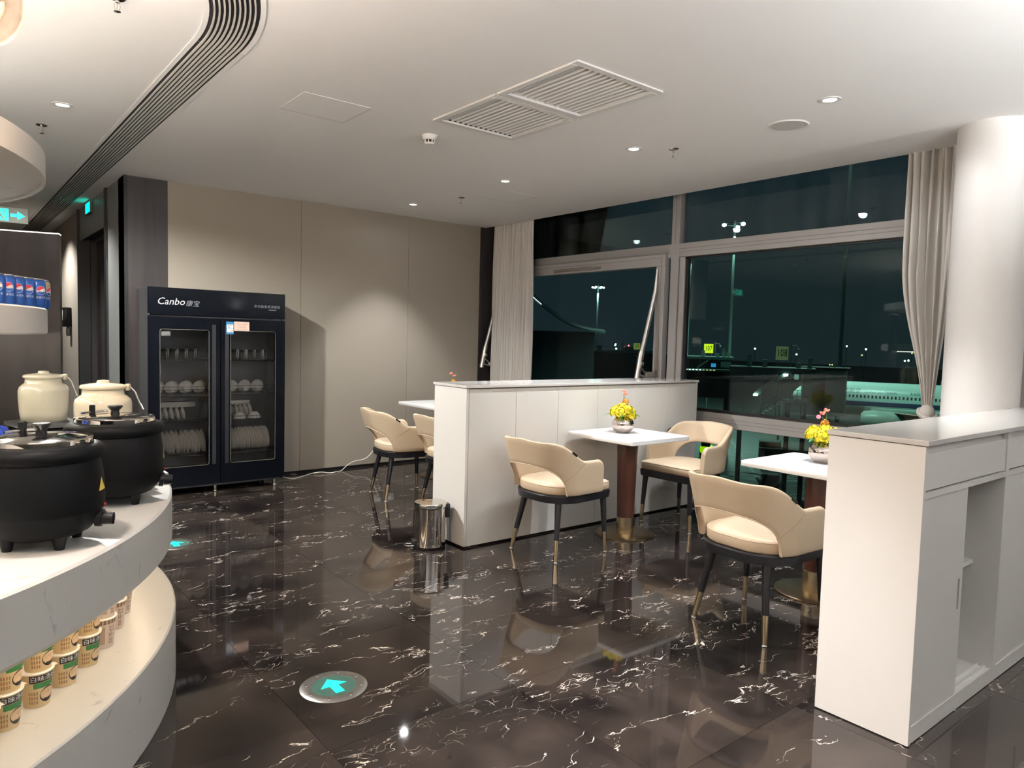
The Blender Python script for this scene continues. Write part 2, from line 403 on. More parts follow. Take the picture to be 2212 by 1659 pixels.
# ---- back wall with three fabric panels and dark end panels
wall_back = struct('wall_back', box(B(), (XK, YB + 0.02, 0), (5.6, YB + 0.25, 2.98)), M_BLACK, 'beige textured panel wall behind the dish cabinet')
for x0, x1 in ((1.633, 2.8665), (2.8695, 4.1035), (4.1065, 5.086)):
    obj('wall_panel', box(B(), (x0, YB, 0.027), (x1, YB + 0.022, ZC), 0.001, 1), M_WALL, wall_back, smooth=False)
obj('end_panel', box(B(), (XK + 0.025, YB, 0.027), (1.631, YB + 0.022, ZC), 0.001, 1), M_DKWOOD, wall_back, smooth=False)
obj('end_panel', box(B(), (5.097, YB + 0.004, 0.027), (5.5, YB + 0.022, 2.98), 0.001, 1), M_DKWOOD, wall_back, smooth=False)
struct('baseboard_back', box(B(), (XK + 0.03, YB + 0.008, 0), (5.4, YB + 0.02, 0.027)), M_BLACK, 'black recessed skirting along beige wall')

# ---- corridor wall with dark metal doorway
wc = B()
box(wc, (XK + 0.012, YB + 0.02, 0), (XK + 0.2, 7.72, ZC)); box(wc, (XK + 0.012, 9.40, 0), (XK + 0.2, 14, ZC)); box(wc, (XK + 0.012, 7.72, 2.42), (XK + 0.2, 9.40, ZC))
wall_cor = struct('wall_corridor', wc, M_DKWOOD, 'corridor wall with dark metal doorway and beige panel')
obj('wall_panel', box(B(), (XK, 9.43, 0.03), (XK + 0.012, 14, ZC), 0.001, 1), M_WALL, wall_cor, smooth=False)
obj('side_panel', box(B(), (XK, YB - 0.0, 0.03), (XK + 0.02, 7.70, ZC), 0.001, 1), M_DKGREY, wall_cor, smooth=False)
obj('corner_bead', box(B(), (XK - 0.001, YB - 0.002, 0), (XK + 0.026, YB + 0.018, ZC)), M_BLACK, wall_cor, smooth=False)
obj('header_panel', box(B(), (XK - 0.002, 7.78, 2.395), (XK + 0.012, 8.12, ZC), 0.001, 1), M_DKGREY, wall_cor, smooth=False)
obj('header_panel', box(B(), (XK - 0.002, 8.124, 2.395), (XK + 0.012, 9.36, ZC), 0.001, 1), M_DKGREY, wall_cor, smooth=False)
for y0, y1 in ((7.70, 7.78), (9.36, 9.43)):
    obj('jamb', box(B(), (XK - 0.02, y0, 0), (XK + 0.10, y1, ZC), 0.003, 1), M_BLACK, wall_cor, smooth=False)
dr = struct('door_1', box(B(), (XK + 0.16, 7.80, 0.01), (XK + 0.195, 9.34, 2.39)), M_DKWOOD, 'dark recessed door in corridor doorway')
obj('door_handle', box(B(), (XK + 0.11, 7.86, 0.95), (XK + 0.16, 7.89, 2.02), 0.004, 1), pm('copper_pull', (0.30, 0.13, 0.09), 0.35, 0.7), dr)
struct('trim_1', box(B(), (XK + 0.13, 7.78, 2.39), (XK + 0.2, 9.36, 2.42)), M_DKGREY, 'dark door head trim')
struct('wall_far', box(B(), (-6, 13.8, 0), (XK + 0.2, 14, ZC)), M_WALL, 'far beige end wall of the corridor')
struct('wall_left', box(B(), (-6, -5, 0), (-5.8, 14, ZC)), M_PLAIN, 'pale side wall beyond the buffet')
struct('wall_rear', box(B(), (-6, -5, 0), (5.5, -4.8, ZC)), M_PLAIN, 'pale wall at the rear of the lounge')
struct('wall_right', box(B(), (XW - 0.06, -5, 0), (XW + 0.12, 1.42, 2.98)), M_PLAIN, 'pale wall beyond the round column')

# ---- windows
def bars(parent, items, mat=M_ALU, name='frame_bar', bev=0.004):
    for a, b in items: obj(name, box(B(), a, b, bev, 1), mat, parent, smooth=False)
def groove(parent, items):
    g = B()
    for a, b in items: box(g, a, b)
    obj('frame_joint', g, M_GREYP, parent, smooth=False)
F0, F1 = XW - 0.05, XW + 0.06
w1 = struct('window_1', label='left window bay with tilting sash and grey frame')
bars(w1, [((F0, 4.23, 0), (F1, 4.32, 2.98)), ((F0, 4.32, 2.22), (F1, YB, 2.345)), ((F0, 4.32, 0.69), (F1, YB, 0.815)),
          ((F0, 4.32, 0), (F1, YB, 0.05)), ((F0, 4.32, 2.93), (F1, YB, 2.98)), ((F0, 6.88, 0), (F1, YB, 2.98))])
groove(w1, [((F0 - 0.002, 4.32, 2.262), (F0, 6.9, 2.268)), ((F0 - 0.002, 4.272, 2.35), (F0, 4.277, 2.98)), ((F0 - 0.002, 4.32, 0.75), (F0, 6.9, 0.754))])
S0, S1 = XW - 0.095, XW - 0.02
bars(w1, [((S0, 4.35, 2.142), (S1, 6.86, 2.256)), ((S0, 4.35, 0.83), (S1, 6.86, 0.93)), ((S0, 4.35, 0.93), (S1, 4.455, 2.142)), ((S0, 6.76, 0.93), (S1, 6.86, 2.142))], name='sash_bar')
groove(w1, [((S0 - 0.002, 4.39, 2.216), (S0, 6.82, 2.221)), ((S0 - 0.002, 4.388, 0.9), (S0, 4.392, 2.218)), ((S0 - 0.001, 4.35, 2.256), (S1, 6.86, 2.268))])
for nm, z0, z1, mt in (('pane', 0.05, 0.69, M_GLASS), ('pane', 0.93, 2.142, M_SASHG), ('pane', 2.345, 2.93, M_GLASSU)):
    obj(nm, box(B(), (XW, 4.32, z0), (XW + 0.012, 6.88, z1)), mt, w1, smooth=False)
obj('latch_plate', box(B(), (S0 - 0.016, 5.18, 2.165), (S0, 5.88, 2.192), 0.003, 1), M_STEEL, w1, smooth=False)
for ys in (4.43, 6.865):
    st = obj('tilt_arm', tube(B(), [(S0 - 0.005, ys, 2.115), (5.30, ys, 1.90), (5.13, ys, 1.31)], [0.012, 0.021, 0.023], 14), M_STEEL, w1)
    q = B(); cyl(q, (5.135, ys, 1.33), (5.082, ys, 1.075), 0.029, 0.027, 14); cyl(q, (5.128, ys, 1.24), (5.12, ys, 1.21), 0.034, seg=14)
    obj('arm_sleeve', q, M_STEEL, st)
    q = B(); tube(q, [(5.10, ys - 0.02, 1.19), (5.17, ys - 0.02, 1.14), (5.29, ys - 0.02, 1.135), (S0, ys - 0.02, 1.16)], 0.011, 8)
    tube(q, [(5.09, ys - 0.02, 1.12), (5.17, ys - 0.02, 1.10), (5.30, ys - 0.02, 1.10)], 0.010, 8); box(q, (5.17, ys - 0.035, 1.095), (S0, ys - 0.005, 1.135), 0.004, 1)
    obj('arm_bracket', q, M_STEEL, st)
w2 = struct('window_2', label='right window bay with large fixed pane over airport apron')
bars(w2, [((F0, 1.42, 2.22), (F1, 4.23, 2.345)), ((F0, 1.42, 0.69), (F1, 4.23, 0.815)), ((F0, 1.42, 0), (F1, 4.23, 0.05)), ((F0, 1.42, 2.93), (F1, 4.23, 2.98)),
          ((F0, 1.42, 0.05), (F1, 1.50, 2.93)), ((F0 + 0.01, 4.165, 0.815), (F1, 4.222, 2.22))])
groove(w2, [((F0 - 0.002, 1.5, 2.292), (F0, 4.23, 2.297)), ((F0 - 0.002, 1.5, 2.262), (F0, 4.23, 2.266)), ((F0 - 0.002, 1.5, 0.765), (F0, 4.23, 0.769)), ((F0 - 0.002, 1.5, 0.735), (F0, 4.23, 0.739)),
            ((F0 - 0.001, 4.222, 0.815), (F0 + 0.03, 4.23, 2.22))])
obj('rubber_seal', box(box(box(B(), (XW - 0.02, 1.5, 2.205), (XW, 4.165, 2.22)), (XW - 0.02, 1.5, 0.815), (XW, 4.165, 0.842)), (XW - 0.02, 4.135, 0.815), (XW, 4.165, 2.22)), M_BLACK, w2, smooth=False)
for z0, z1, mt in ((0.05, 0.69, M_GLASS), (0.815, 2.22, M_GLASS), (2.345, 2.93, M_GLASSU)):
    obj('pane', box(B(), (XW, 1.50, z0), (XW + 0.012, 4.20, z1)), mt, w2, smooth=False)

# ---- round column and curtains
q = B(); lathe(q, [(0, 0), (0.2, 0), (0.2, ZC), (0, ZC)], 64)
tag(obj('round_column', q, M_PLASTW, None, (4.88, 1.555, 0)), 'smooth white round column rising behind the near cabinet', 'column')
def curtain(name, label, yfun, z0, z1, n, folds, amp, xc=5.2, nz=40):
    q = B(); rows = []
    for k in range(nz + 1):
        z = z0 + (z1 - z0) * k / nz; ya, yb, am, dx = yfun(z)
        row = []
        for i in range(n + 1):
            s = i / n; ph = folds * 2 * pi * s
            x = xc + dx + am * amp * (sin(ph + 0.8 * sin(z * 2.1 + s * 5)) + 0.35 * sin(2.3 * ph + z * 1.3))
            y = ya + (yb - ya) * (s + 0.25 / folds * sin(2 * ph) * 0.3)
            row.append(q.verts.new((x, y, z)))
        rows.append(row)
    for k in range(nz):
        for i in range(n): q.faces.new((rows[k][i], rows[k][i + 1], rows[k + 1][i + 1], rows[k + 1][i]))
    o = obj(name, q, M_CURT, None, None, True, 80)
    md = o.modifiers.new('cloth_thickness', 'SOLIDIFY'); md.thickness = 0.003
    return tag(o, label, 'curtain', 'window curtains')
curtain('window_curtain', 'straight pleated grey curtain hanging beside the dark wall end', lambda z: (6.84 - 0.0 + 0.02 * sin(z * 1.5), 6.11, 1.0, 0.0), 0.02, 2.9, 240, 13, 0.020, 5.21)
def kn(z):
    zk = 0.985
    if z > zk:
        t = min(1, (z - zk) / 1.0); e = t * t * (3 - 2 * t); e = e ** 0.8
        return (1.985 + (2.16 - 1.985) * e, 1.925 - (1.925 - 1.86) * e * 1.0, 0.45 + 0.75 * e, -0.02)
    t = min(1, (zk - z) / 0.32); e = t ** 0.7
    return (1.985 + 0.10 * e, 1.925 - 0.07 * e, 0.5 + 1.0 * e, -0.02)
cr = curtain('window_curtain', 'knotted grey curtain hanging beside the round white column', kn, 0.02, 2.9, 120, 5, 0.034, 5.2, 70)
q = B(); sph(q, (5.18, 1.955, 1.0), 0.048, 18, 12, (1.0, 0.95, 1.25)); tube(q, [(5.18 + 0.055 * cos(a), 1.955 + 0.05 * sin(a), 0.99 + 0.03 * sin(a + 0.6)) for a in [2 * pi * k / 16 for k in range(16)]], 0.016, 8, True)
obj('knot', q, M_CURT, cr)

# ================================================================== CEILING FIXTURES
def downlight(label, x, y, power, color, cone, blend, group, spill=0.0):
    t = thing('downlight', label, 'ceiling light', (x, y, ZC), 0, group)
    q = B(); lathe(q, [(0.036, -0.004), (0.041, -0.006), (0.055, -0.004), (0.057, 0.0), (0.036, 0.0)], 28)
    obj('bezel', q, M_PLASTW, t)
    q = B(); lathe(q, [(0, -0.0015), (0.036, -0.0015), (0.036, 0.0), (0, 0.0)], 24)
    obj('lens', q, M_LENS, t)
    spot(t, (0, 0, -0.012), power, color, cone, blend, 0.035)
    if spill: spot(t, (0, 0, -0.014), power * spill, color, 172, 0.3, 0.035)   # wide stray light of the reflector
    return t
for lab, y, pw, sp_ in (('round downlight in ceiling nearest the white column', 1.99, 1.0, 0.20), ('round downlight in ceiling over the middle table', 3.37, 1.1, 0.08), ('round downlight in ceiling beyond the air grilles', 4.79, 0.9, 0.06), ('round downlight in ceiling closest to the beige wall', 6.28, 0.75, 0.025)):
    downlight(lab, 3.75, y, P_ROW * pw, NEUTRAL, 82, 0.55, 'downlights above the tables', sp_)
downlight('large bright downlight in ceiling left of the slotted diffuser', 0.616, 5.08, P_LEFT * 1.9, WARM, 165, 0.35, 'downlights by the corridor')
for x, y in ((0.0, 6.2), (0.616, 7.88), (0.74, 10.15)):  # the first is an unseen lamp added to light the corridor panels
    downlight('unseen small corridor downlight, hidden behind the round canopy', x, y, P_LEFT * 0.75, WARM, 130, 0.6, 'downlights by the corridor')
for x, y in ((1.95, 1.35), (2.0, -0.9), (3.75, -1.4), (0.5, -0.9), (-2.2, -1.2), (2.0, -3.2), (-1.0, -3.2), (4.0, -3.3), (-4.0, 1.0), (-4.2, 4.0)):  # unseen fill lamps added; the first follows the bright pool on the floor
    downlight('unseen downlight of the same kind, outside the view', x, y, P_LOUNGE * (68.0 if (x, y) == (1.95, 1.35) else 1.0), NEUTRAL, 50 if (x, y) == (1.95, 1.35) else 125, 1.0 if (x, y) == (1.95, 1.35) else 0.8, 'unseen downlights outside the view')

def sprinkler(label, x, y):
    t = thing('fire_sprinkler', label, 'sprinkler', (x, y, ZC), 0, 'ceiling sprinklers')
    q = B(); lathe(q, [(0, -0.005), (0.028, -0.005), (0.034, 0.0), (0, 0.0)], 24); obj('rose', q, M_CHROME, t)
    q = B(); cyl(q, (0, 0, -0.005), (0, 0, -0.02), 0.008, seg=12)
    for s in (-1, 1): tube(q, [(s * 0.006, 0, -0.018), (s * 0.011, 0, -0.03), (s * 0.009, 0, -0.043), (s * 0.002, 0, -0.052)], 0.0018, 6)
    cyl(q, (0, 0, -0.02), (0, 0, -0.05), 0.0028, seg=8); cyl(q, (0, 0, -0.052), (0, 0, -0.0545), 0.013, seg=18)
    obj('head', q, M_CHROME, t)
sprinkler('chrome fire sprinkler in ceiling above the window side', 3.945, 3.186)
sprinkler('chrome fire sprinkler in ceiling near the beige wall', 3.897, 5.644)
sprinkler('chrome fire sprinkler in ceiling beside the round stone canopy', 0.57, 5.681)
sprinkler('chrome fire sprinkler in ceiling near the pendant lamp', 0.593, 3.308)

t = thing('smoke_detector', 'white smoke detector hanging from ceiling beyond the grilles', 'smoke detector', (2.558, 4.088, ZC))
q = B(); lathe(q, [(0, -0.03), (0.040, -0.03), (0.048, -0.022), (0.054, 0.0), (0, 0.0)], 32); obj('base', q, M_PLASTW, t)
q = B(); lathe(q, [(0, -0.058), (0.026, -0.058), (0.032, -0.053), (0.033, -0.047), (0, -0.047)], 28); obj('cap', q, M_PLASTW, t)
q = B()
for k in range(8):
    a = 2 * pi * k / 8; cyl(q, (0.031 * cos(a), 0.031 * sin(a), -0.047), (0.031 * cos(a), 0.031 * sin(a), -0.03), 0.004, seg=8)
obj('vent_post', q, M_PLASTW, t)
q = B(); lathe(q, [(0, -0.047), (0.026, -0.047), (0.026, -0.03), (0, -0.03)], 20); obj('sensor_chamber', q, M_BLACK, t)

t = thing('ceiling_speaker', 'flat round white speaker in ceiling near the column', 'speaker', (4.007, 2.381, ZC))
q = B(); lathe(q, [(0.098, -0.004), (0.115, -0.007), (0.122, 0.0), (0.098, 0.0)], 48); obj('bezel', q, M_PLASTW, t)
q = B(); lathe(q, [(0, -0.003), (0.098, -0.003), (0.098, 0.0), (0, 0.0)], 40); obj('mesh_grille', q, pm('speaker_mesh', (0.52, 0.51, 0.50), 0.7, var=0.25, scale=900), t)

def air_grille(label, x0, x1, y0, y1):
    t = thing('air_grille', label, 'air vent', ((x0 + x1) / 2, (y0 + y1) / 2, ZC), 0, 'square return air grilles')
    w, h, f = (x1 - x0) / 2, (y1 - y0) / 2, 0.04
    q = B(); box(q, (-w, -h, -0.008), (w, -h + f, 0)); box(q, (-w, h - f, -0.010), (w, h, 0)); box(q, (-w, -h + f, -0.010), (-w + f, h - f, 0)); box(q, (w - f, -h + f, -0.010), (w, h - f, 0))
    obj('frame', q, M_PLASTW, t, smooth=False)
    obj('duct_shade_board', box(B(), (-w + f + 0.002, -h + f + 0.002, 0.16), (w - f - 0.002, h - f - 0.002, 0.19)), M_DARKSLOT, t, smooth=False)  # dark board stands in for the shade up the duct
    n = 14; W_ = 2 * w - 2 * f; pit = W_ / n
    q = B(); l = h - f - 0.010
    P_ = ((0.0, 0.026), (pit * 0.60, 0.0), (pit * 0.86, -0.003), (pit * 0.86, 0.0), (pit * 0.62, 0.003), (0.003, 0.028))
    vs = [[q.verts.new((p[0], s_ * l, p[1])) for p in P_] for s_ in (-1, 1)]
    for i in range(6): q.faces.new((vs[0][i], vs[0][(i + 1) % 6], vs[1][(i + 1) % 6], vs[1][i]))
    q.faces.new(vs[0]); q.faces.new(vs[1][::-1])
    lq = B(); wi, hi = w - f, h - f
    for a_, b_ in (((-wi, -hi), (wi, -hi + 0.002)), ((-wi, hi - 0.002), (wi, hi)), ((-wi, -hi), (-wi + 0.002, hi)), ((wi - 0.002, -hi), (wi, hi))): box(lq, a_ + (0.001,), b_ + (0.16,))
    obj('duct_shade_liner', lq, M_DARKSLOT, t, smooth=False)  # dark walls added so the recess ends read as shaded
    me = mesh_from(q, 'louvre', M_PLASTW, False)
    for k in range(n): link('louvre', me, t, (-w + f + k * pit, 0, 0))
air_grille('square white louvred grille in ceiling, the nearer one', 2.38, 3.004, 2.51, 3.132)
air_grille('square white louvred grille in ceiling, the farther one', 2.38, 3.004, 3.150, 3.77)

# long slotted diffuser, straight then bending round the buffet
t = thing('slot_diffuser', 'long slotted ceiling diffuser that bends round at the near end', 'air vent', (1.05, 7.5, ZC))
T0 = Vector((1.05, 7.5, ZC)); AC = Vector((-0.42, 3.53, 0)); RI, RO = 1.375, 1.572
def arcpts(r, a0, a1, n): return [(AC.x + r * cos(a0 + (a1 - a0) * k / n), AC.y + r * sin(a0 + (a1 - a0) * k / n)) for k in range(n + 1)]
A1 = -1.1
def ribbon(bm, r0, r1, z0, z1, straight, arc):
    if straight: box(bm, (AC.x + r0 - T0.x, 3.535 - T0.y, z0), (AC.x + r1 - T0.x, 12.4 - T0.y, z1))
    if arc:
        P, Q = arcpts(r0, 0, A1, 28), arcpts(r1, 0, A1, 28)
        rows = [[bm.verts.new((p[0] - T0.x, p[1] - T0.y, z)) for p in pts] for pts, z in ((P, z0), (Q, z0), (Q, z1), (P, z1))]
        for k in range(28):
            for i in range(4): bm.faces.new((rows[i][k], rows[i][k + 1], rows[(i + 1) % 4][k + 1], rows[(i + 1) % 4][k]))
        for k in (0, 28): bm.faces.new([rows[i][k] for i in range(4)])
    return bm
obj('slot_shade_plate', ribbon(B(), RI, RO, -0.001, 0.0, True, True), M_DARKSLOT, t, smooth=False)  # flat dark plate stands in for the shade inside the slots
for r0, r1 in ((RI - 0.022, RI), (RO, RO + 0.022)):
    obj('edge_strip', ribbon(B(), r0, r1, -0.004, 0.0, True, True), M_CEIL, t, smooth=False)
pit = (RO - RI) / 10
for k in range(1, 10):
    rc = RI + pit * k
    obj('slat', ribbon(B(), rc - 0.0035, rc + 0.0035, -0.010, -0.001, True, False), M_SLAT, t, smooth=False)
    obj('slat', ribbon(B(), rc - 0.0035, rc + 0.0035, -0.010, -0.001, False, True), M_SLAT, t, smooth=False)

# ================================================================== PARTITION AND CABINET
PX0, PX1, PY0, PY1 = 2.742, 5.19, 3.862, 4.262
part = thing('low_partition', 'long low white partition with grey stone top between the tables', 'partition', (PX0, PY0, 0), rad(-0.9))
lx, ly = PX1 - PX0, PY1 - PY0
obj('plinth', box(B(), (0.02, 0.02, 0), (lx - 0.02, ly - 0.02, 0.014)), M_BLACK, part, smooth=False)
obj('core', box(B(), (0.02, 0.012, 0.014), (lx - 0.02, ly - 0.012, 1.083)), M_GREYP, part, smooth=False)
obj('end_panel', box(B(), (0, 0, 0.014), (0.02, ly, 1.085), 0.001, 1), M_WHITE, part, smooth=False)
obj('end_panel', box(B(), (lx - 0.02, 0, 0.014), (lx, ly, 1.085), 0.001, 1), M_WHITE, part, smooth=False)
xs = [0.0215, 0.423, 0.819, 1.227, 1.625, 2.031, lx - 0.0215]
for i in range(6):
    for y0, y1 in ((0.0, 0.012), (ly - 0.012, ly)):
        obj('face_panel', box(B(), (xs[i] + 0.0012, y0, 0.014), (xs[i + 1] - 0.0012, y1, 1.078), 0.001, 1), M_WHITE, part, smooth=False)
obj('stone_top', box(B(), (-0.008, -0.010, 1.087), (lx + 0.006, ly + 0.008, 1.105), 0.0015, 1), M_PALE, part, smooth=False)

CX0, CX1, CY0, CY1 = 2.672, 5.10, 1.003, 1.352
cab = thing('storage_cabinet', 'near white cabinet with drawers and a half open sliding door', 'cabinet', (CX0, CY0, 0), rad(-0.4))
lx, ly = CX1 - CX0, CY1 - CY0
bd = B(); box(bd, (0, 0, 0.004), (0.018, ly, 1.083), 0.001, 1); box(bd, (lx - 0.018, 0, 0.004), (lx, ly, 1.083)); box(bd, (0.018, ly - 0.012, 0.06), (lx - 0.018, ly, 1.083))
obj('carcass', bd, M_WHITEC, cab, smooth=False)
obj('plinth', box(B(), (0.018, 0.004, 0.004), (lx - 0.018, 0.02, 0.062)), M_WHITEC, cab, smooth=False)
obj('bottom_board', box(B(), (0.018, 0.02, 0.045), (lx - 0.018, ly - 0.012, 0.062)), M_WHITEC, cab, smooth=False)
obj('stone_top', box(B(), (-0.004, -0.008, 1.086), (lx + 0.004, ly + 0.004, 1.105), 0.0015, 1), M_PALE, cab, smooth=False)
units = ((0.018, 0.822), (0.858, 1.63), (1.66, lx - 0.018))
for i, (u0, u1) in enumerate(units):
    if i: obj('divider', box(B(), (units[i - 1][1], 0.0, 0.062), (u0, ly - 0.012, 1.083)), M_WHITEC, cab, smooth=False)
    d = obj('drawer', box(B(), (u0 + 0.004, 0.004, 0.924), (u1 - 0.004, 0.02, 1.056), 0.0015, 1), M_WHITEC, cab, smooth=False)
    obj('finger_pull', box(B(), (u0 + 0.004, 0.022, 1.05), (u1 - 0.004, 0.05, 1.083)), M_WHITEC, d, smooth=False)
    obj('rail', box(B(), (u0, 0.0, 0.897), (u1, ly - 0.012, 0.917)), M_WHITEC, cab, smooth=False)
    for y0 in (0.006, 0.036): obj('track', box(box(B(), (u0, y0 - 0.004, 0.062), (u1, y0 - 0.001, 0.07)), (u0, y0 + 0.021, 0.062), (u1, y0 + 0.024, 0.07)), M_STEEL if i == 9 else M_WHITEC, cab, smooth=False)
    w = (u1 - u0) / 2
    obj('inner_shelf', box(B(), (u0, 0.10, 0.50), (u1, ly - 0.012, 0.518)), M_WHITEC, cab, smooth=False)
    for k in range(2):
        xa = u0 + 0.003 if (i == 0 or k == 0) else u0 + w - 0.01
        sd = obj('sliding_door', box(B(), (xa, 0.006 + 0.03 * k, 0.066), (xa + w + 0.008, 0.024 + 0.03 * k, 0.893), 0.0015, 1), M_WHITEC, cab, smooth=False)
        if k == 0: obj('pull_slot', box(B(), (xa + w - 0.035, 0.0045, 0.42), (xa + w - 0.022, 0.0062, 0.54), 0.0004, 1), M_GREYP, sd, smooth=False)

# ================================================================== CHAIRS
def shell_mesh():
    HW, RR, XR = 0.255, 0.185, -0.26
    sl, al, st = HW - RR, RR * pi / 2, 0.205
    LT = sl + al + st
    def plan(u):
        s = 1 if u >= 0 else -1; a = abs(u)
        if a <= sl: return Vector((XR, s * a, 0)), Vector((-1, 0, 0))
        if a <= sl + al:
            th = (a - sl) / RR
            return Vector((XR + RR - RR * cos(th), s * (sl + RR * sin(th)), 0)), Vector((-cos(th), s * sin(th), 0))
        return Vector((XR + RR + (a - sl - al), s * HW, 0)), Vector((0, s, 0))
    def sm(a, b, x): x = max(0, min(1, (x - a) / (b - a))); return x * x * (3 - 2 * x)
    def zlow(a):
        if a >= 0.262: return 0.425
        return 0.425 + 0.190 * (1 - (a / 0.262) ** 3.4) ** 0.6
    def zhigh(a):
        z = 0.79 - 0.012 * sm(0.0, 0.17, a) - 0.130 * sm(0.17, 0.40, a)
        r = 0.055
        if a > LT - r: z -= r - sqrt(max(0, r * r - (a - LT + r) ** 2))
        return z
    us = sorted(set([round(-LT + 2 * LT * k / 64, 5) for k in range(65)] + [0.262, -0.262, 0.25, -0.25, 0.235, -0.235] + [s * (LT - 0.055 * q) for s in (-1, 1) for q in (0.0, 0.04, 0.15, 0.35, 0.6, 1.0)]))
    NT = 10; q = B(); G = {}
    def pos(u, z, side):
        p, n = plan(u); a = abs(u)
        lean = 0.25 * (1 - sm(0.10, 0.36, a)) + 0.045 * sm(0.1, 0.36, a)
        zz = max(0, z - 0.425)
        c = p + n * (lean * zz + 0.10 * zz * zz * (1 - sm(0.1, 0.36, a)))
        tc = 0.017 * (0.75 + 0.25 * 1)
        return c + n * (tc * side) + Vector((0, 0, z))
    for i, u in enumerate(us):
        a = abs(u); z0, z1 = zlow(a), zhigh(a)
        ring = []
        m = 7
        # closed section: outer side up, rounded top, inner side down, rounded bottom
        for k in range(m + 1):
            t_ = k / m; ring.append(pos(u, z0 + 0.012 + (z1 - z0 - 0.028) * t_, 1))
        ring.append(pos(u, z1 - 0.004, 0.72)); ring.append(pos(u, z1, 0.0)); ring.append(pos(u, z1 - 0.004, -0.72))
        for k in range(m + 1):
            t_ = 1 - k / m; ring.append(pos(u, z0 + 0.012 + (z1 - z0 - 0.028) * t_, -1))
        ring.append(pos(u, z0 + 0.003, -0.7)); ring.append(pos(u, z0, 0.0)); ring.append(pos(u, z0 + 0.003, 0.7))
        G[i] = [q.verts.new(p) for p in ring]
    n = len(G[0])
    for i in range(len(us) - 1):
        for k in range(n): q.faces.new((G[i][k], G[i + 1][k], G[i + 1][(k + 1) % n], G[i][(k + 1) % n]))
    q.faces.new(G[0]); q.faces.new(G[len(us) - 1][::-1])
    # seam between back and arm, and piping round the opening
    sq = B()
    for s in (-1, 1):
        pts = []
        for k in range(9):
            t_ = k / 8; a = 0.400 - 0.165 * t_ ** 0.9; z = zhigh(0.40) * (1 - t_) + (zlow(0.235)) * t_
            pts.append(pos(s * a, max(z, zlow(a) + 0.002), 1.02))
        tube(sq, pts, 0.0013, 5)
    pg = B(); pts = [pos(-0.262 + 0.524 * k / 40, zlow(abs(-0.262 + 0.524 * k / 40)) + 0.004, 0.95) for k in range(41)]
    tube(pg, pts, 0.003, 6)
    tg = B(); c = pos(-0.275, zhigh(0.275) - 0.012, 1.0); c2 = pos(-0.305, zhigh(0.305) - 0.012, 1.0); c3 = c + Vector((0, -0.002, 0.012)); c4 = c2 + Vector((0, -0.002, 0.012))
    o4 = Vector((0.001, -0.004, 0.002)); vv = [tg.verts.new(p + d) for d in (Vector(), o4) for p in (c, c2, c4, c3)]
    for fidx in ((3, 2, 1, 0), (4, 5, 6, 7), (0, 1, 5, 4), (1, 2, 6, 5), (2, 3, 7, 6), (3, 0, 4, 7)): tg.faces.new([vv[i] for i in fidx])
    return q, sq, pg, tg
def seat_outline(inset, n=12):
    xf, xr, hf, hr = 0.245 - inset, -0.245 + inset, 0.248 - inset, 0.24 - inset
    pts = []
    rf, rr = 0.035, 0.185 - inset
    def arc(cx, cy, r, a0, a1, m): return [(cx + r * cos(a0 + (a1 - a0) * k / m), cy + r * sin(a0 + (a1 - a0) * k / m)) for k in range(m + 1)]
    pts += arc(xf - rf, hf - rf, rf, 0, pi / 2, 4)
    pts += arc(xr + rr, hr - rr, rr, pi / 2, pi, n)
    pts += arc(xr + rr, -(hr - rr), rr, pi, 1.5 * pi, n)
    pts += arc(xf - rf, -(hf - rf), rf, 1.5 * pi, 2 * pi, 4)
    return pts
def loft(bm, layers):
    rows = [[bm.verts.new((x, y, z if not callable(z) else z(x, y))) for x, y in pts] for pts, z in layers]
    n = len(rows[0])
    for k in range(len(rows) - 1):
        for i in range(n): bm.faces.new((rows[k][i], rows[k][(i + 1) % n], rows[k + 1][(i + 1) % n], rows[k + 1][i]))
    bm.faces.new(rows[0][::-1]); bm.faces.new(rows[-1])
    return bm
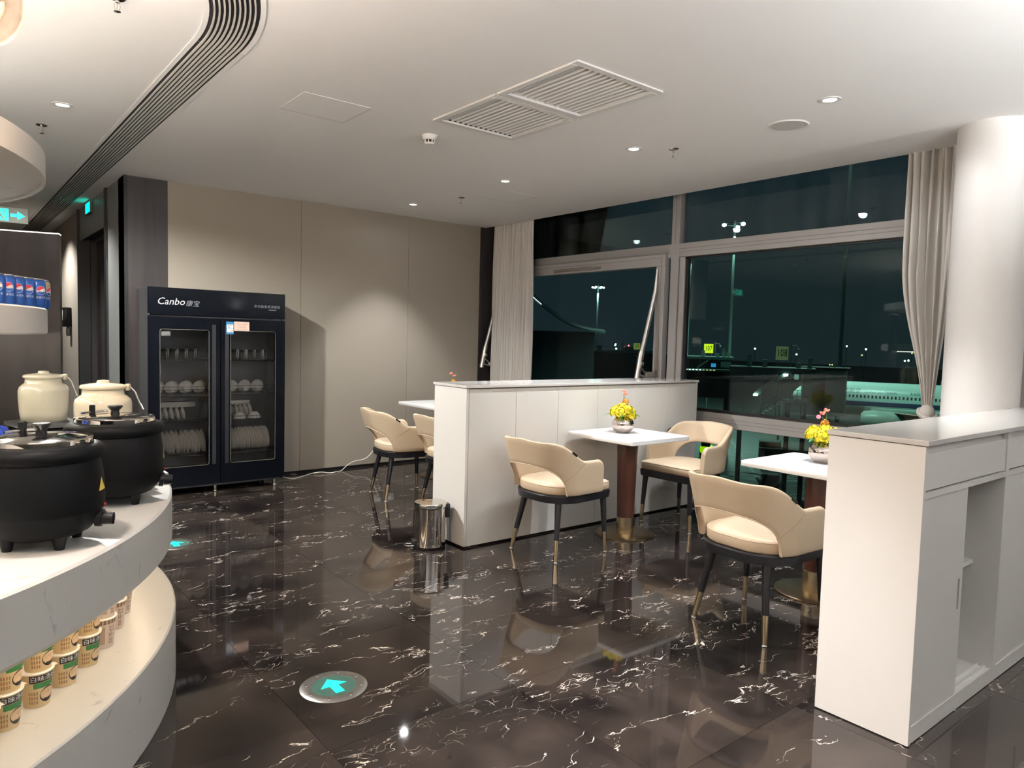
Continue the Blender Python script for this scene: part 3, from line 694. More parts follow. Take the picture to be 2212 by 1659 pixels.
def make_chair(label):
    t = thing('dining_chair', label, 'chair', (0, 0, 0), 0, 'cream leather dining chairs')
    sc = lambda pts, k: [(x * k - 0.0, y * k) for x, y in pts]
    o0 = seat_outline(0.0)
    obj('seat_cushion', loft(B(), [(seat_outline(0.008), 0.425), (seat_outline(0.001), 0.435), (seat_outline(0.0), 0.470), (seat_outline(0.007), 0.486), (seat_outline(0.02), 0.4925), (sc(seat_outline(0.03), 0.8), 0.501), (sc(seat_outline(0.03), 0.5), 0.506), (sc(seat_outline(0.03), 0.2), 0.508)]), M_CREAM, t, ang=60)
    tq = B(); tube(tq, [(x * 1.002, y * 1.002, 0.480) for x, y in seat_outline(0.003)], 0.0028, 6, True); obj('seat_piping', tq, M_CREAM, t)
    fo = lambda i: [(min(x, 0.2455), y * (1 - 0.062 * max(0, min(1, x / 0.2)))) for x, y in seat_outline(i)]
    obj('seat_frame', loft(B(), [(fo(-0.002), 0.372), (fo(-0.010), 0.376), (fo(-0.016), 0.418), (fo(-0.010), 0.4255)]), M_LACQ, t)
    s, sq, pg, tg = shell_mesh()
    sh = obj('back_shell', s, M_CREAM, t, ang=60)
    obj('seam', sq, M_SEAM, sh); obj('opening_piping', pg, pm('pale_piping', (0.66, 0.55, 0.42), 0.5), sh); obj('brand_tab', tg, M_BLACK, sh, smooth=False)
    for sx in (-1, 1):
        for sy in (-1, 1):
            top = (-0.165, 0.155 * sy, 0.385) if sx < 0 else (0.205, 0.212 * sy, 0.385)
            ft = (-0.235, 0.212 * sy, 0.0) if sx < 0 else (0.222, 0.232 * sy, 0.0)
            top, ft = Vector(top), Vector(ft); mid = ft + (top - ft) * 0.36; gl = ft + (top - ft) * 0.018
            q = B(); cyl(q, top, mid, 0.0225, 0.0165, 16); lg = obj('leg', q, M_LACQ, t)
            q = B(); cyl(q, mid, gl, 0.0168, 0.0125, 16); obj('brass_ferrule', q, M_BRASS, lg)
            q = B(); cyl(q, gl, ft, 0.0115, 0.0115, 12); obj('glide', q, M_PLASTW, lg)
    return t
ch = make_chair('cream armchair at left of the middle table, back toward viewer')
ch.location = (3.275, 3.505, 0); ch.rotation_euler = (0, 0, rad(3))
dup(ch, (4.585, 3.475, 0), rad(181), 'cream armchair by the window facing the middle table')
dup(ch, (3.27, 1.985, 0), rad(-3), 'nearest cream armchair, beside the white cabinet end')
dup(ch, (3.255, 5.54, 0), rad(-10), 'farthest cream armchair, standing before the beige wall')
dup(ch, (3.43, 4.93, 0), rad(0), 'cream armchair half hidden behind the partition end')

# ================================================================== TABLES
def make_table(label, loc, rz, sx, sy):
    t = thing('pedestal_table', label, 'table', loc, rz, 'white square pedestal tables')
    q = B()
    r = 0.02; hx, hy = sx / 2, sy / 2
    pts = []
    for cx, cy, a0 in ((hx - r, hy - r, 0), (-hx + r, hy - r, pi / 2), (-hx + r, -hy + r, pi), (hx - r, -hy + r, 1.5 * pi)):
        pts += [(cx + r * cos(a0 + pi / 2 * k / 4), cy + r * sin(a0 + pi / 2 * k / 4)) for k in range(5)]
    loft(q, [([(x * .995, y * .995) for x, y in pts], 0.72), (pts, 0.722), (pts, 0.748), ([(x * .995, y * .995) for x, y in pts], 0.75)])
    obj('table_top', q, M_TABLE, t)
    q = B(); lathe(q, [(0, 0.115), (0.062, 0.115), (0.066, 0.3), (0.078, 0.719), (0, 0.719)], 40); obj('pedestal', q, M_PED, t)
    q = B(); lathe(q, [(0, 0.012), (0.0635, 0.012), (0.0635, 0.132), (0.060, 0.135), (0, 0.135)], 40); obj('brass_sleeve', q, M_BRASS, t)
    q = B(); lathe(q, [(0, 0), (0.212, 0), (0.215, 0.002), (0.215, 0.010), (0.211, 0.0125), (0, 0.0125)], 56); obj('base_plate', q, M_BRONZE, t)
    return t
make_table('middle white pedestal table standing before the partition', (3.955, 3.51, 0), rad(0), 0.625, 0.64)
make_table('near white pedestal table half hidden by the white cabinet', (3.94, 2.035, 0), rad(0), 0.60, 0.66)
make_table('far white pedestal table half hidden behind the partition', (4.02, 6.10, 0), rad(0), 0.62, 0.70)

# ================================================================== VASES WITH FLOWERS
def petal_ball(bm, c, r, n, rnd, size):
    """a bloom of separate cupped petals"""
    for k in range(n):
        zz = 1 - 2 * (k + 0.5) / n * 0.80; th = k * 2.39996
        d = Vector((sqrt(max(0, 1 - zz * zz)) * cos(th), sqrt(max(0, 1 - zz * zz)) * sin(th), zz))
        a, b_ = _frame(d); a, b_ = a * cos(th) + b_ * sin(th), b_ * cos(th) - a * sin(th)
        p = c + d * r * (0.72 + 0.28 * rnd.random()); s = size * (0.8 + 0.4 * rnd.random())
        vs = [bm.verts.new(p + a * s * x + b_ * s * y + d * s * z) for x, y, z in ((-0.9, -0.4, 0.28), (0, -0.75, 0.0), (0.9, -0.4, 0.28), (1.0, 0.5, 0.42), (0, 0.9, 0.30), (-1.0, 0.5, 0.42))]
        m_ = bm.verts.new(p - d * s * 0.12)
        for i in range(6): bm.faces.new((vs[i], vs[(i + 1) % 6], m_))
def leaf(bm, p, d, up, L, w):
    d = d.normalized(); s = d.cross(up).normalized(); n = 7; A, C, D = [], [], []
    for k in range(n):
        t_ = k / (n - 1); ww = w * sin(pi * min(1, t_ * 0.92 + 0.04)) ** 0.8
        q = p + d * L * t_ - up * (0.35 * L * t_ * t_)
        A.append(bm.verts.new(q + s * ww + up * ww * 0.35)); C.append(bm.verts.new(q)); D.append(bm.verts.new(q - s * ww + up * ww * 0.35))
    for k in range(n - 1):
        bm.faces.new((A[k], A[k + 1], C[k + 1], C[k])); bm.faces.new((C[k], C[k + 1], D[k + 1], D[k]))
def make_vase(label, loc, rz, seed):
    rnd = random.Random(seed)
    t = thing('flower_vase', label, 'vase', loc, rz, 'mirror bowl vases with yellow flowers')
    q = B(); R = 0.072
    prof = [(0, 0.0), (0.034, 0.0)] + [(R * sin(a), 0.058 - 0.058 / cos(rad(28)) * 0 - R * cos(a) * 0.86) for a in [rad(30 + 112 * k / 16) for k in range(17)]]
    z0 = prof[2][1]; prof = [(r, z - z0 if i > 1 else z) for i, (r, z) in enumerate(prof)]
    top = prof[-1]; prof += [(top[0] - 0.004, top[1] + 0.002), (top[0] - 0.008, top[1] - 0.004), (0.0, top[1] - 0.02)]
    lathe(q, prof, 40); obj('bowl', q, M_VASE, t)
    t.scale = (1.16, 1.16, 1.16); zt = top[1]
    blooms = [((-0.062, 0.012, zt + 0.030), 0.040), ((0.010, -0.045, zt + 0.026), 0.036), ((0.058, -0.018, zt + 0.030), 0.036), ((-0.025, -0.052, zt + 0.012), 0.030), ((0.035, 0.045, zt + 0.034), 0.034), ((-0.03, 0.05, zt + 0.03), 0.034), ((0.0, 0.0, zt + 0.052), 0.036), ((0.052, 0.02, zt + 0.052), 0.026), ((-0.045, -0.03, zt + 0.045), 0.032), ((0.075, -0.045, zt + 0.008), 0.024)]
    for i, (c, r) in enumerate(blooms):
        q = B(); petal_ball(q, Vector(c), r, 46, rnd, 0.0105); obj('yellow_bloom', q, M_YEL, t, ang=70)
    q = B(); petal_ball(q, Vector((0.012, -0.012, zt + 0.092)), 0.020, 26, rnd, 0.008); obj('orange_bloom', q, M_ORG, t, ang=70)
    for k, (dx, dy) in enumerate(((-0.012, 0.0), (0.022, -0.006))):
        pts = [(0, 0, zt + 0.04), (dx * 0.6, dy, zt + 0.09), (dx + 0.004, dy, zt + 0.145 - 0.02 * k)]
        sq = B(); tube(sq, pts, 0.0015, 6); so = obj('berry_stem', sq, M_STEM, t)
        bq = B()
        for i in range(11):
            a = i * 2.4; rr = 0.010 * sqrt((i + 0.5) / 11) * 1.25
            sph(bq, (pts[-1][0] + rr * cos(a), pts[-1][1] + rr * sin(a), pts[-1][2] + 0.012 + 0.012 * rnd.random()), 0.0048, 8, 6)
        obj('berry_cluster', bq, M_PINK, so)
    for k in range(9):
        a = k * 2 * pi / 9 + 0.3; lq = B(); up = Vector((0, 0, 1))
        leaf(lq, Vector((0.028 * cos(a), 0.028 * sin(a), zt + 0.02)), Vector((cos(a), sin(a), 0.55 if k % 2 else 0.15)), up, 0.075 + 0.02 * rnd.random(), 0.016)
        obj('leaf', lq, M_LEAF, t, ang=80)
    return t
make_vase('mirror bowl of yellow flowers on the middle table', (3.965, 3.575, 0.75), rad(40), 1)
make_vase('mirror bowl of yellow flowers on the near table, cut off by cabinet', (4.02, 2.06, 0.75), rad(70), 2)
make_vase('mirror bowl of yellow flowers on the far table behind the partition', (4.07, 6.00, 0.75), rad(10), 3)

# ================================================================== PEDAL BIN
t = thing('pedal_bin', 'polished steel pedal bin standing against the partition end', 'bin', (2.585, 4.035, 0))
q = B(); lathe(q, [(0, 0), (0.104, 0), (0.106, 0.003), (0.106, 0.02), (0, 0.02)], 40); obj('base_ring', q, M_BLACK, t)
q = B(); lathe(q, [(0, 0.02), (0.105, 0.02), (0.105, 0.276), (0.102, 0.279), (0, 0.279)], 64); obj('body', q, M_CHROME, t)
q = B(); lathe(q, [(0, 0.281), (0.108, 0.281), (0.1095, 0.283), (0.1095, 0.306), (0.106, 0.312), (0.05, 0.3175), (0, 0.3185)], 64); obj('lid', q, M_CHROME, t)
q = B(); box(q, (0.100, -0.028, 0.20), (0.132, 0.028, 0.295), 0.005, 2); obj('hinge_block', q, M_BLACK, t)
q = B(); box(q, (-0.122, -0.03, 0.004), (-0.088, 0.03, 0.06), 0.004, 1); obj('pedal_slot', q, M_BLACK, t)
q = B(); tube(q, [(-0.10, -0.025, 0.022), (-0.155, -0.03, 0.024), (-0.172, -0.012, 0.025), (-0.172, 0.012, 0.025), (-0.155, 0.03, 0.024), (-0.10, 0.025, 0.022)], 0.004, 8); pd = obj('pedal', q, M_CHROME, t)
t.rotation_euler = (0, 0, rad(-20))

# ================================================================== FLOOR GUIDE LIGHTS
def floor_light(label, x, y):
    t = thing('floor_guide_light', label, 'floor light', (x, y, 0), 0, 'green arrow floor lights')
    q = B(); lathe(q, [(0.088, 0.001), (0.088, 0.0045), (0.094, 0.0055), (0.126, 0.005), (0.134, 0.001)], 56); obj('steel_ring', q, M_STEEL, t)
    q = B(); lathe(q, [(0, 0.001), (0.088, 0.001), (0.088, 0.004), (0, 0.004)], 48); obj('glass_disc', q, M_FLG, t)
    arrow = [(-0.018, -0.062), (0.018, -0.062), (0.018, 0.0), (0.055, 0.0), (0.0, 0.062), (-0.055, 0.0), (-0.018, 0.0)]
    q = B(); prism(q, arrow, 0.004, 0.0046); obj('arrow', q, M_GREEN, t, smooth=False)
    for k in range(8):
        a = 2 * pi * k / 8 + 0.2; q = B(); cyl(q, (0.11 * cos(a), 0.11 * sin(a), 0.005), (0.11 * cos(a), 0.11 * sin(a), 0.0068), 0.006, 0.005, 10); obj('screw', q, M_CHROME, t)
floor_light('round steel floor light with green arrow, in the open floor', 1.227, 2.61)
floor_light('round steel floor light with green arrow, half hidden by the buffet', 1.215, 5.02)

# ================================================================== DISH DISINFECTION CABINET
DX0, DX1, DYF, DYB, DZ = 1.373, 2.532, 6.50, 6.915, 1.779
OX, OY = (DX0 + DX1) / 2, DYF
t = thing('dish_cabinet', 'tall black glass-door dish disinfection cabinet against the beige wall', 'cabinet', (OX, OY, 0))
hw = (DX1 - DX0) / 2; dp = DYB - DYF
q = B()
box(q, (-hw, 0.03, 0.055), (-hw + 0.03, dp, DZ), 0.002, 1); box(q, (hw - 0.03, 0.03, 0.055), (hw, dp, DZ), 0.002, 1)
obj('side_wall', q, M_FRSIDE, t, smooth=False)
q = B(); box(q, (-hw + 0.03, dp - 0.03, 0.055), (hw - 0.03, dp, DZ)); box(q, (-hw + 0.03, 0.03, 0.055), (hw - 0.03, dp - 0.03, 0.20)); box(q, (-hw + 0.03, 0.03, 1.50), (hw - 0.03, dp - 0.03, DZ)); box(q, (-0.02, 0.03, 0.2), (0.02, dp - 0.03, 1.5))
obj('lining', q, M_FRIN, t, smooth=False)
obj('header', box(B(), (-hw, 0, 1.548), (hw, 0.03, DZ), 0.003, 1), M_FRIDGE, t, smooth=False)
hd = t.children[-1]
for s, sz, x, z, mt, shr in (('Canbo', 0.082, -0.405, 1.662, M_SILVTXT, 0.25), ('康宝', 0.056, -0.232, 1.650, M_GREYTXT, 0.2), ('多功能食具消毒柜', 0.030, 0.412, 1.655, M_GREYTXT, 0.0)):
    obj('lettering', text_bm(s, sz, lambda a, b, x=x, z=z: (x + a, -0.0008, z + b), 1.0, shr), mt, hd, smooth=False)
obj('model_line', box(B(), (0.425, -0.0008, 1.626), (0.495, -0.0003, 1.632)), M_GREYTXT, hd, smooth=False)
obj('display', box(B(), (-0.09, -0.0006, 1.60), (0.16, 0.0, 1.72)), pm('display_window', (0.004, 0.005, 0.008), 0.08, spec=0.15), hd, smooth=False)
obj('hinge_clip', box(B(), (-hw - 0.004, -0.006, 1.545), (-hw + 0.012, 0.02, 1.560)), M_CHROME, t, smooth=False)
obj('hinge_clip', box(B(), (hw - 0.026, -0.004, 1.540), (hw + 0.002, 0.02, 1.546)), M_CHROME, t, smooth=False)
for s in (-1, 1):
    xa, xb = (-hw, -0.004) if s < 0 else (0.004, hw)
    ga, gb = (xa + 0.089, xb - 0.093) if s < 0 else (xa + 0.083, xb - 0.090)
    g0, g1 = 0.25, 1.43
    q = B(); box(q, (xa, 0, 0.075), (ga, 0.03, 1.535)); box(q, (gb, 0, 0.075), (xb, 0.03, 1.535)); box(q, (ga, 0, 0.075), (gb, 0.03, g0)); box(q, (ga, 0, g1), (gb, 0.03, 1.535))
    d = obj('door', q, M_FRIDGE, t, smooth=False)
    obj('glass_pane', box(B(), (ga, 0.004, g0), (gb, 0.010, g1)), M_DOORG, d, smooth=False)
    e = 0.004; r = 0.018
    pts = []
    for cx, cz, a0 in ((gb - r, g1 - r, 0), (ga + r, g1 - r, pi / 2), (ga + r, g0 + r, pi), (gb - r, g0 + r, 1.5 * pi)): pts += [(cx + r * cos(a0 + pi / 2 * k / 5), -0.001, cz + r * sin(a0 + pi / 2 * k / 5)) for k in range(6)]
    q = B(); tube(q, pts, 0.0022, 6, True); obj('glass_bead', q, pm('bead_grey', (0.16, 0.15, 0.13), 0.4), d)
    hx = -0.055 if s < 0 else 0.055
    obj('recessed_grip', box(B(), (hx - 0.016, -0.001, 0.25), (hx + 0.016, 0.0, 1.48), 0.0004, 1), pm('grip_strip', (0.016, 0.018, 0.022), 0.3), d, smooth=False)
    # wire shelves behind the glass
    for kind, z in (('glass', 1.165), ('bowl', 0.855), ('dish', 0.63), ('plate', 0.33)):
        xl, xr = ((-hw + 0.04, -0.03) if s < 0 else (0.03, hw - 0.04)); q = B()
        for yy in [0.07 + 0.30 * k / 6 for k in range(7)]: cyl(q, (xl, yy, z), (xr, yy, z), 0.0018, seg=5)
        cyl(q, (xl, 0.065, z + 0.03), (xr, 0.065, z + 0.03), 0.0024, seg=6); cyl(q, (xl, 0.065, z), (xr, 0.065, z), 0.0028, seg=6)
        for k in range(19): xx = xl + (xr - xl) * k / 18; cyl(q, (xx, 0.065, z), (xx, 0.065, z + 0.03), 0.0012, seg=5); cyl(q, (xx, 0.065, z - 0.002), (xx, 0.37, z - 0.002), 0.0012, seg=5)
        if kind in ('bowl',):
            for zz in (0.055, 0.08): cyl(q, (xl, 0.065, z + zz), (xr, 0.065, z + zz), 0.0018, seg=5)
        obj('wire_shelf', q, M_WIRE, t)
    box_ = box(B(), ((-0.46 if s < 0 else 0.09), 0.30, 0.735), ((-0.13 if s < 0 else 0.36), 0.375, 0.785), 0.004, 1); obj('heater_box', box_, M_STEEL, t, smooth=False)
for x in (-hw + 0.07, -0.03, hw - 0.075):
    q = B(); cyl(q, (x, 0.06, 0.0), (x, 0.06, 0.06), 0.018, 0.016, 14); cyl(q, (x, 0.06, 0.0), (x, 0.06, 0.008), 0.026, 0.022, 14); obj('foot', q, M_CHROME, t)
    q = B(); cyl(q, (x, dp - 0.06, 0.0), (x, dp - 0.06, 0.06), 0.018, 0.016, 14); obj('foot', q, M_CHROME, t)
# stickers on the right door
st = obj('energy_label', box(B(), (0.048, -0.0012, 1.400), (0.112, 0.0, 1.510)), pm('label_blue', (0.03, 0.22, 0.46), 0.5), t, smooth=False)
obj('label_field', box(box(B(), (0.053, -0.0018, 1.452), (0.109, -0.0011, 1.486)), (0.053, -0.0018, 1.417), (0.109, -0.0011, 1.449)), M_PLASTW, st, smooth=False)
q = B()
for k in range(3): box(q, (0.060, -0.0022, 1.474 - 0.008 * k), (0.060 + (0.032, 0.018, 0.024)[k], -0.0017, 1.4775 - 0.008 * k)); box(q, (0.058, -0.0022, 1.443 - 0.009 * k), (0.100, -0.0017, 1.4445 - 0.009 * k))
obj('label_print', q, M_GREYTXT, st, smooth=False)
st = obj('notice_sticker', box(B(), (0.116, -0.0012, 1.428), (0.250, 0.0, 1.513)), pm('label_pink', (0.72, 0.52, 0.44), 0.6), t, smooth=False)
for s, sz, z in (('中华人民共和国', 0.0135, 1.492), ('卫生许可证', 0.0145, 1.460)):
    obj('notice_print', text_bm(s, sz, lambda a, b, z=z: (0.183 + a, -0.0016, z + b)), pm('print_brown', (0.32, 0.14, 0.10), 0.6), st, smooth=False)
q = B(); box(q, (0.150, -0.0016, 1.4755), (0.216, -0.0013, 1.478)); box(q, (0.130, -0.0016, 1.440), (0.236, -0.0013, 1.443)); obj('notice_print', q, pm('print_brown_fine', (0.36, 0.20, 0.15), 0.6), st, smooth=False)
st = obj('glass_sticker', box(B(), (-0.480, 0.0032, 1.375), (-0.408, 0.0038, 1.412)), pm('label_grey', (0.10, 0.105, 0.11), 0.6), t, smooth=False)
q = B()
for k in range(4): box(q, (-0.475, 0.0026, 1.381 + 0.008 * k), (-0.475 + (0.035, 0.062, 0.058, 0.060)[k], 0.0031, 1.384 + 0.008 * k))
obj('sticker_print', q, pm('label_grey_print', (0.28, 0.28, 0.27), 0.6), st, smooth=False)

# contents, each piece of crockery on its own
def lathe_me(name, prof, mat, seg=28): q = B(); lathe(q, prof, seg); return mesh_from(q, name, mat)
tum = lathe_me('glass_tumbler', [(0, 0.006), (0.027, 0.006), (0.030, 0.0), (0.032, 0.004), (0.0345, 0.095), (0.0325, 0.095), (0.030, 0.010), (0, 0.010)], M_CLEAR, 24)
plate = lathe_me('dinner_plate', [(0, 0.0), (0.060, 0.0), (0.062, 0.003), (0.105, 0.016), (0.107, 0.019), (0.104, 0.0195), (0.062, 0.008), (0, 0.006)], M_CHINA, 32)
bowl = lathe_me('rice_bowl', [(0, 0.0), (0.028, 0.0), (0.030, 0.006), (0.048, 0.022), (0.057, 0.052), (0.0575, 0.056), (0.055, 0.056), (0.046, 0.026), (0.026, 0.010), (0, 0.009)], M_CHINA, 28)
saucer = lathe_me('saucer', [(0, 0.0), (0.036, 0.0), (0.038, 0.003), (0.060, 0.012), (0.0605, 0.015), (0.037, 0.007), (0, 0.005)], M_CHINA, 28)
def put(name, me, loc, rot, label, cat, group):
    o = link(name, me, None, loc); o.rotation_euler = rot; return tag(o, label, cat, group)
rnd = random.Random(5)
for s, side in ((-1, 'left'), (1, 'right')):
    xl = OX + (-hw + 0.095 if s < 0 else 0.105)
    for k in range(5):
        for j in range(2):
            put('glass_tumbler', tum, (xl + 0.076 * k + 0.004 * j, OY + 0.12 + 0.085 * j, 1.167), (0, 0, 0), 'clear tumbler on top wire shelf behind %s cabinet door' % side, 'glass', 'tumblers behind the %s door' % side)
    for k in range(4 if s < 0 else 3):
        xk = (xl + 0.004 + 0.116 * k) if s < 0 else (xl + 0.030 + 0.118 * k)
        for j in range(3):
            put('rice_bowl', bowl, (xk + 0.012 * j, OY + 0.10 + 0.03 * j, 0.918), (rad(-90 + 8), 0, rad(6 if s < 0 else -4)), 'white bowl lying on its side, upper rack behind %s door' % side, 'bowl', 'bowls on the upper rack, %s door' % side)
    for k in range(6 if s < 0 else 7):
        put('saucer', saucer, (xl - 0.03 + (0.046 if s < 0 else 0.042) * k, OY + (0.16 if s < 0 else 0.25), 0.695), (0, rad(90 - 9), 0), 'small white dish on edge, third rack behind %s door' % side, 'dish', 'small dishes behind the %s door' % side)
    n = 15 if s < 0 else 17
    for k in range(n):
        x = xl - 0.035 + (0.40 if s < 0 else 0.385) * k / (n - 1) + rnd.uniform(-.005, .005)
        put('dinner_plate', plate, (x, OY + 0.19, 0.438), (0, rad(90 - rnd.uniform(5, 13)), rad(rnd.uniform(-3, 3))), 'white plate standing on edge, bottom rack behind %s door' % side, 'plate', 'plates behind the %s door' % side)
for k in range(2):
    put('rice_bowl', bowl, (OX + 0.205 + 0.135 * k, OY + 0.128, 0.689), (pi, 0, 0), 'upturned white bowl in front of the small dishes, right door', 'bowl', 'upturned bowls behind the right door')

# ================================================================== CABLE AND SOCKETS
q = B(); pts = [(2.546, 6.86, 0.10), (2.60, 6.80, 0.03), (2.68, 6.70, 0.006), (2.80, 6.74, 0.006), (2.93, 6.83, 0.006), (3.02, 6.80, 0.02), (3.12, 6.78, 0.006), (3.2, 6.80, 0.006), (3.27, 6.83, 0.006), (3.31, 6.86, 0.02), (3.38, 6.88, 0.06), (3.45, 6.88, 0.085), (3.55, 6.88, 0.095), (3.62, 6.885, 0.13), (3.68, 6.89, 0.20), (3.73, 6.91, 0.29), (3.757, 6.925, 0.335), (3.757, 6.935, 0.355)]
def smooth_path(p, n=4):
    p = [Vector(a) for a in p]; out = []
    for i in range(len(p) - 1):
        a, b_, c, d = p[max(i - 1, 0)], p[i], p[i + 1], p[min(i + 2, len(p) - 1)]
        for k in range(n):
            s = k / n; out.append(0.5 * ((2 * b_) + (c - a) * s + (2 * a - 5 * b_ + 4 * c - d) * s * s + (3 * b_ - a - 3 * c + d) * s ** 3))
    return out + [p[-1]]
tube(q, smooth_path(pts), 0.0042, 7)
cb_ = tag(obj('power_cable', q, M_CORD, None), 'white power cable trailing from the black dish cabinet along wall', 'cable')
obj('plug', box(B(), (3.742, 6.918, 0.345), (3.772, 6.938, 0.380), 0.004, 2), M_CORD, cb_)
for x, lab in ((3.757, 'white wall socket with plugged cable behind the far chair'), (3.917, 'white wall socket with empty outlets near the far chair')):
    s = thing('wall_socket', lab, 'socket', (x, YB, 0.36), 0, 'white wall sockets'); obj('face_plate', box(B(), (-0.043, -0.011, -0.043), (0.043, 0.0, 0.043), 0.004, 2), M_PLASTW, s)
    q = B()
    for dx in (-0.018, 0.018):
        for dz in (-0.014, 0.014): box(q, (dx - 0.006, -0.0118, dz - 0.002), (dx + 0.006, -0.0108, dz + 0.002))
    obj('outlet_slot', q, M_BLACK, s, smooth=False)

# ================================================================== SIGNS AND WALL DEVICE
def running_man(fn):
    q = B()
    def poly(pts): q.faces.new([q.verts.new(fn(x, y)) for x, y in pts])
    poly([(-0.030, 0.030), (-0.022, 0.038), (-0.012, 0.034), (-0.012, 0.024), (-0.022, 0.018), (-0.030, 0.022)])
    poly([(-0.026, 0.016), (-0.008, 0.018), (0.004, -0.006), (-0.010, -0.012)])
    poly([(-0.008, 0.018), (0.008, 0.008), (0.014, 0.014), (0.010, 0.018), (0.006, 0.014), (-0.006, 0.022)])
    poly([(-0.026, 0.016), (-0.036, 0.000), (-0.031, -0.003), (-0.020, 0.008)])
    poly([(0.004, -0.006), (0.014, -0.022), (0.008, -0.038), (0.002, -0.036), (0.006, -0.022), (-0.006, -0.010)])
    poly([(-0.010, -0.012), (-0.016, -0.024), (-0.034, -0.030), (-0.032, -0.036), (-0.012, -0.031), (0.0, -0.014)])
    return q
t = thing('exit_sign', 'hanging exit sign with glowing running figure and right arrow', 'sign', (0.42, 6.98, 2.30))
obj('housing', box(B(), (-0.18, -0.012, -0.060), (0.18, 0.012, 0.062), 0.003, 1), M_SIGNB, t, smooth=False)
pic = obj('pictogram_field', box(B(), (-0.13, -0.0135, -0.046), (0.050, -0.012, 0.046)), M_GREEN, t, smooth=False)
obj('running_figure', running_man(lambda x, y: (x * 1.1 + 0.0, -0.0142, y * 1.1)), M_SIGNB, pic, smooth=False)
obj('doorway_figure', box(box(B(), (0.022, -0.0142, -0.046), (0.027, -0.0136, 0.036)), (-0.06, -0.0142, 0.034), (0.027, -0.0136, 0.039)), M_SIGNB, pic, smooth=False)
q = B(); q.faces.new([q.verts.new((0.062 + x, -0.0138, y)) for x, y in ((0, -0.012), (0.045, -0.012), (0.045, -0.034), (0.096, 0.0), (0.045, 0.034), (0.045, 0.012), (0, 0.012))]); obj('arrow', q, M_GREEN, t, smooth=False)
q = B()
for x in (-0.13, 0.125): cyl(q, (x, 0, 0.062), (x, 0, ZC - 2.30), 0.0012, seg=6)
obj('hanging_wire', q, M_STEEL, t)
t = thing('exit_sign', 'small green glowing exit sign mounted above corridor doorway', 'sign', (XK - 0.002, 8.66, 2.672))
obj('housing', box(B(), (-0.022, -0.15, -0.062), (0.0, 0.15, 0.062), 0.003, 1), M_SIGNB, t, smooth=False)
pic = obj('pictogram_field', box(B(), (-0.0235, -0.13, -0.05), (-0.022, 0.13, 0.05)), em('green_sign_bright', (0.0, 0.86, 0.62), 2.2), t, smooth=False)
obj('running_figure', running_man(lambda x, y: (-0.0240, -x * 1.2, y * 1.2)), M_SIGNB, pic, smooth=False)

t = thing('wall_dispenser', 'black and white dispenser on beige corridor wall by the doorway', 'dispenser', (XK, 10.12, 1.54))
obj('body', box(B(), (-0.09, -0.07, -0.11), (0.0, 0.07, 0.125), 0.012, 2), M_BLKP, t)
obj('front_plate', box(B(), (-0.094, -0.055, -0.03), (-0.089, 0.055, 0.09), 0.002, 1), M_PLASTW, t)
obj('drip_window', box(B(), (-0.096, -0.02, 0.02), (-0.093, 0.02, 0.07)), M_BLACK, t, smooth=False)
q = B(); box(q, (-0.05, -0.03, -0.22), (-0.01, 0.03, -0.11), 0.015, 3); obj('tray_stem', q, pm('dispenser_stem', (0.10, 0.09, 0.075), 0.5), t)

# ================================================================== ROUND BUFFET
isl = thing('buffet_counter', 'round white stone two-tier buffet counter at the left', 'counter', ISL)
q = B(); lathe(q, [(0, 0.55), (1.925, 0.55), (1.945, 0.552), (R_ISL, 0.575), (R_ISL, 0.752), (R_ISL - 0.008, 0.76), (0, 0.76)], 160); obj('counter_slab', q, M_STONE, isl, ang=25)
q = B(); lathe(q, [(0, 0.0), (R_ISL + 0.01, 0.0), (R_ISL + 0.012, 0.004), (R_ISL + 0.012, 0.281), (R_ISL + 0.006, 0.286), (0, 0.286)], 160); obj('lower_tier', q, M_STONE, isl, ang=25)
q = B(); lathe(q, [(0, 0.286), (1.45, 0.286), (1.45, 0.55), (0, 0.55)], 96); obj('recessed_core', q, M_WALL, isl)
q = B(); lathe(q, [(1.872, 0.543), (1.886, 0.543), (1.886, 0.55), (1.872, 0.55)], 128, a0=rad(-110), a1=rad(30)); obj('light_strip', q, em('warm_led', (1.0, 0.82, 0.60), 15.0), isl)
q = B(); lathe(q, [(1.50, 0.54), (1.512, 0.54), (1.512, 0.55), (1.50, 0.55)], 128, a0=rad(-110), a1=rad(30)); obj('light_strip', q, em('warm_led_inner', (1.0, 0.82, 0.60), 9.0), isl)

can = thing('stone_canopy', 'thick round stone canopy hanging over the buffet, underside lit', 'canopy', ISL + Vector((0, 0, 2.0)))
q = B(); lathe(q, [(0, 0.012), (1.515, 0.012), (1.515, 0.0), (1.53, 0.0), (1.53, 0.095), (0, 0.095)], 144); obj('canopy_disc', q, M_STONE, can, ang=25)
q = B(); lathe(q, [(0.3, 0.095), (0.34, 0.095), (0.34, ZC - 2.0), (0.3, ZC - 2.0)], 32); obj('hanger', q, M_PLASTW, can)
q = B(); lathe(q, [(1.36, 0.095), (1.38, 0.095), (1.38, 0.103), (1.36, 0.103)], 144); obj('light_strip', q, em('warm_led_canopy', (1.0, 0.95, 0.86), 18.0), can)
sh = thing('display_shelf', 'thick round stone shelf carrying the blue drink cans', 'shelf', ISL + Vector((0, 0, 1.392)))
q = B(); lathe(q, [(0, 0), (1.524, 0), (1.53, 0.006), (1.53, 0.096), (1.524, 0.102), (0, 0.102)], 144); obj('shelf_disc', q, M_STONE, sh, ang=25)
q = B(); lathe(q, [(0, 0.76 - 1.392), (0.9, 0.76 - 1.392), (0.9, 0.0), (0, 0.0)], 64); obj('shelf_core', q, M_DKWOOD, sh)
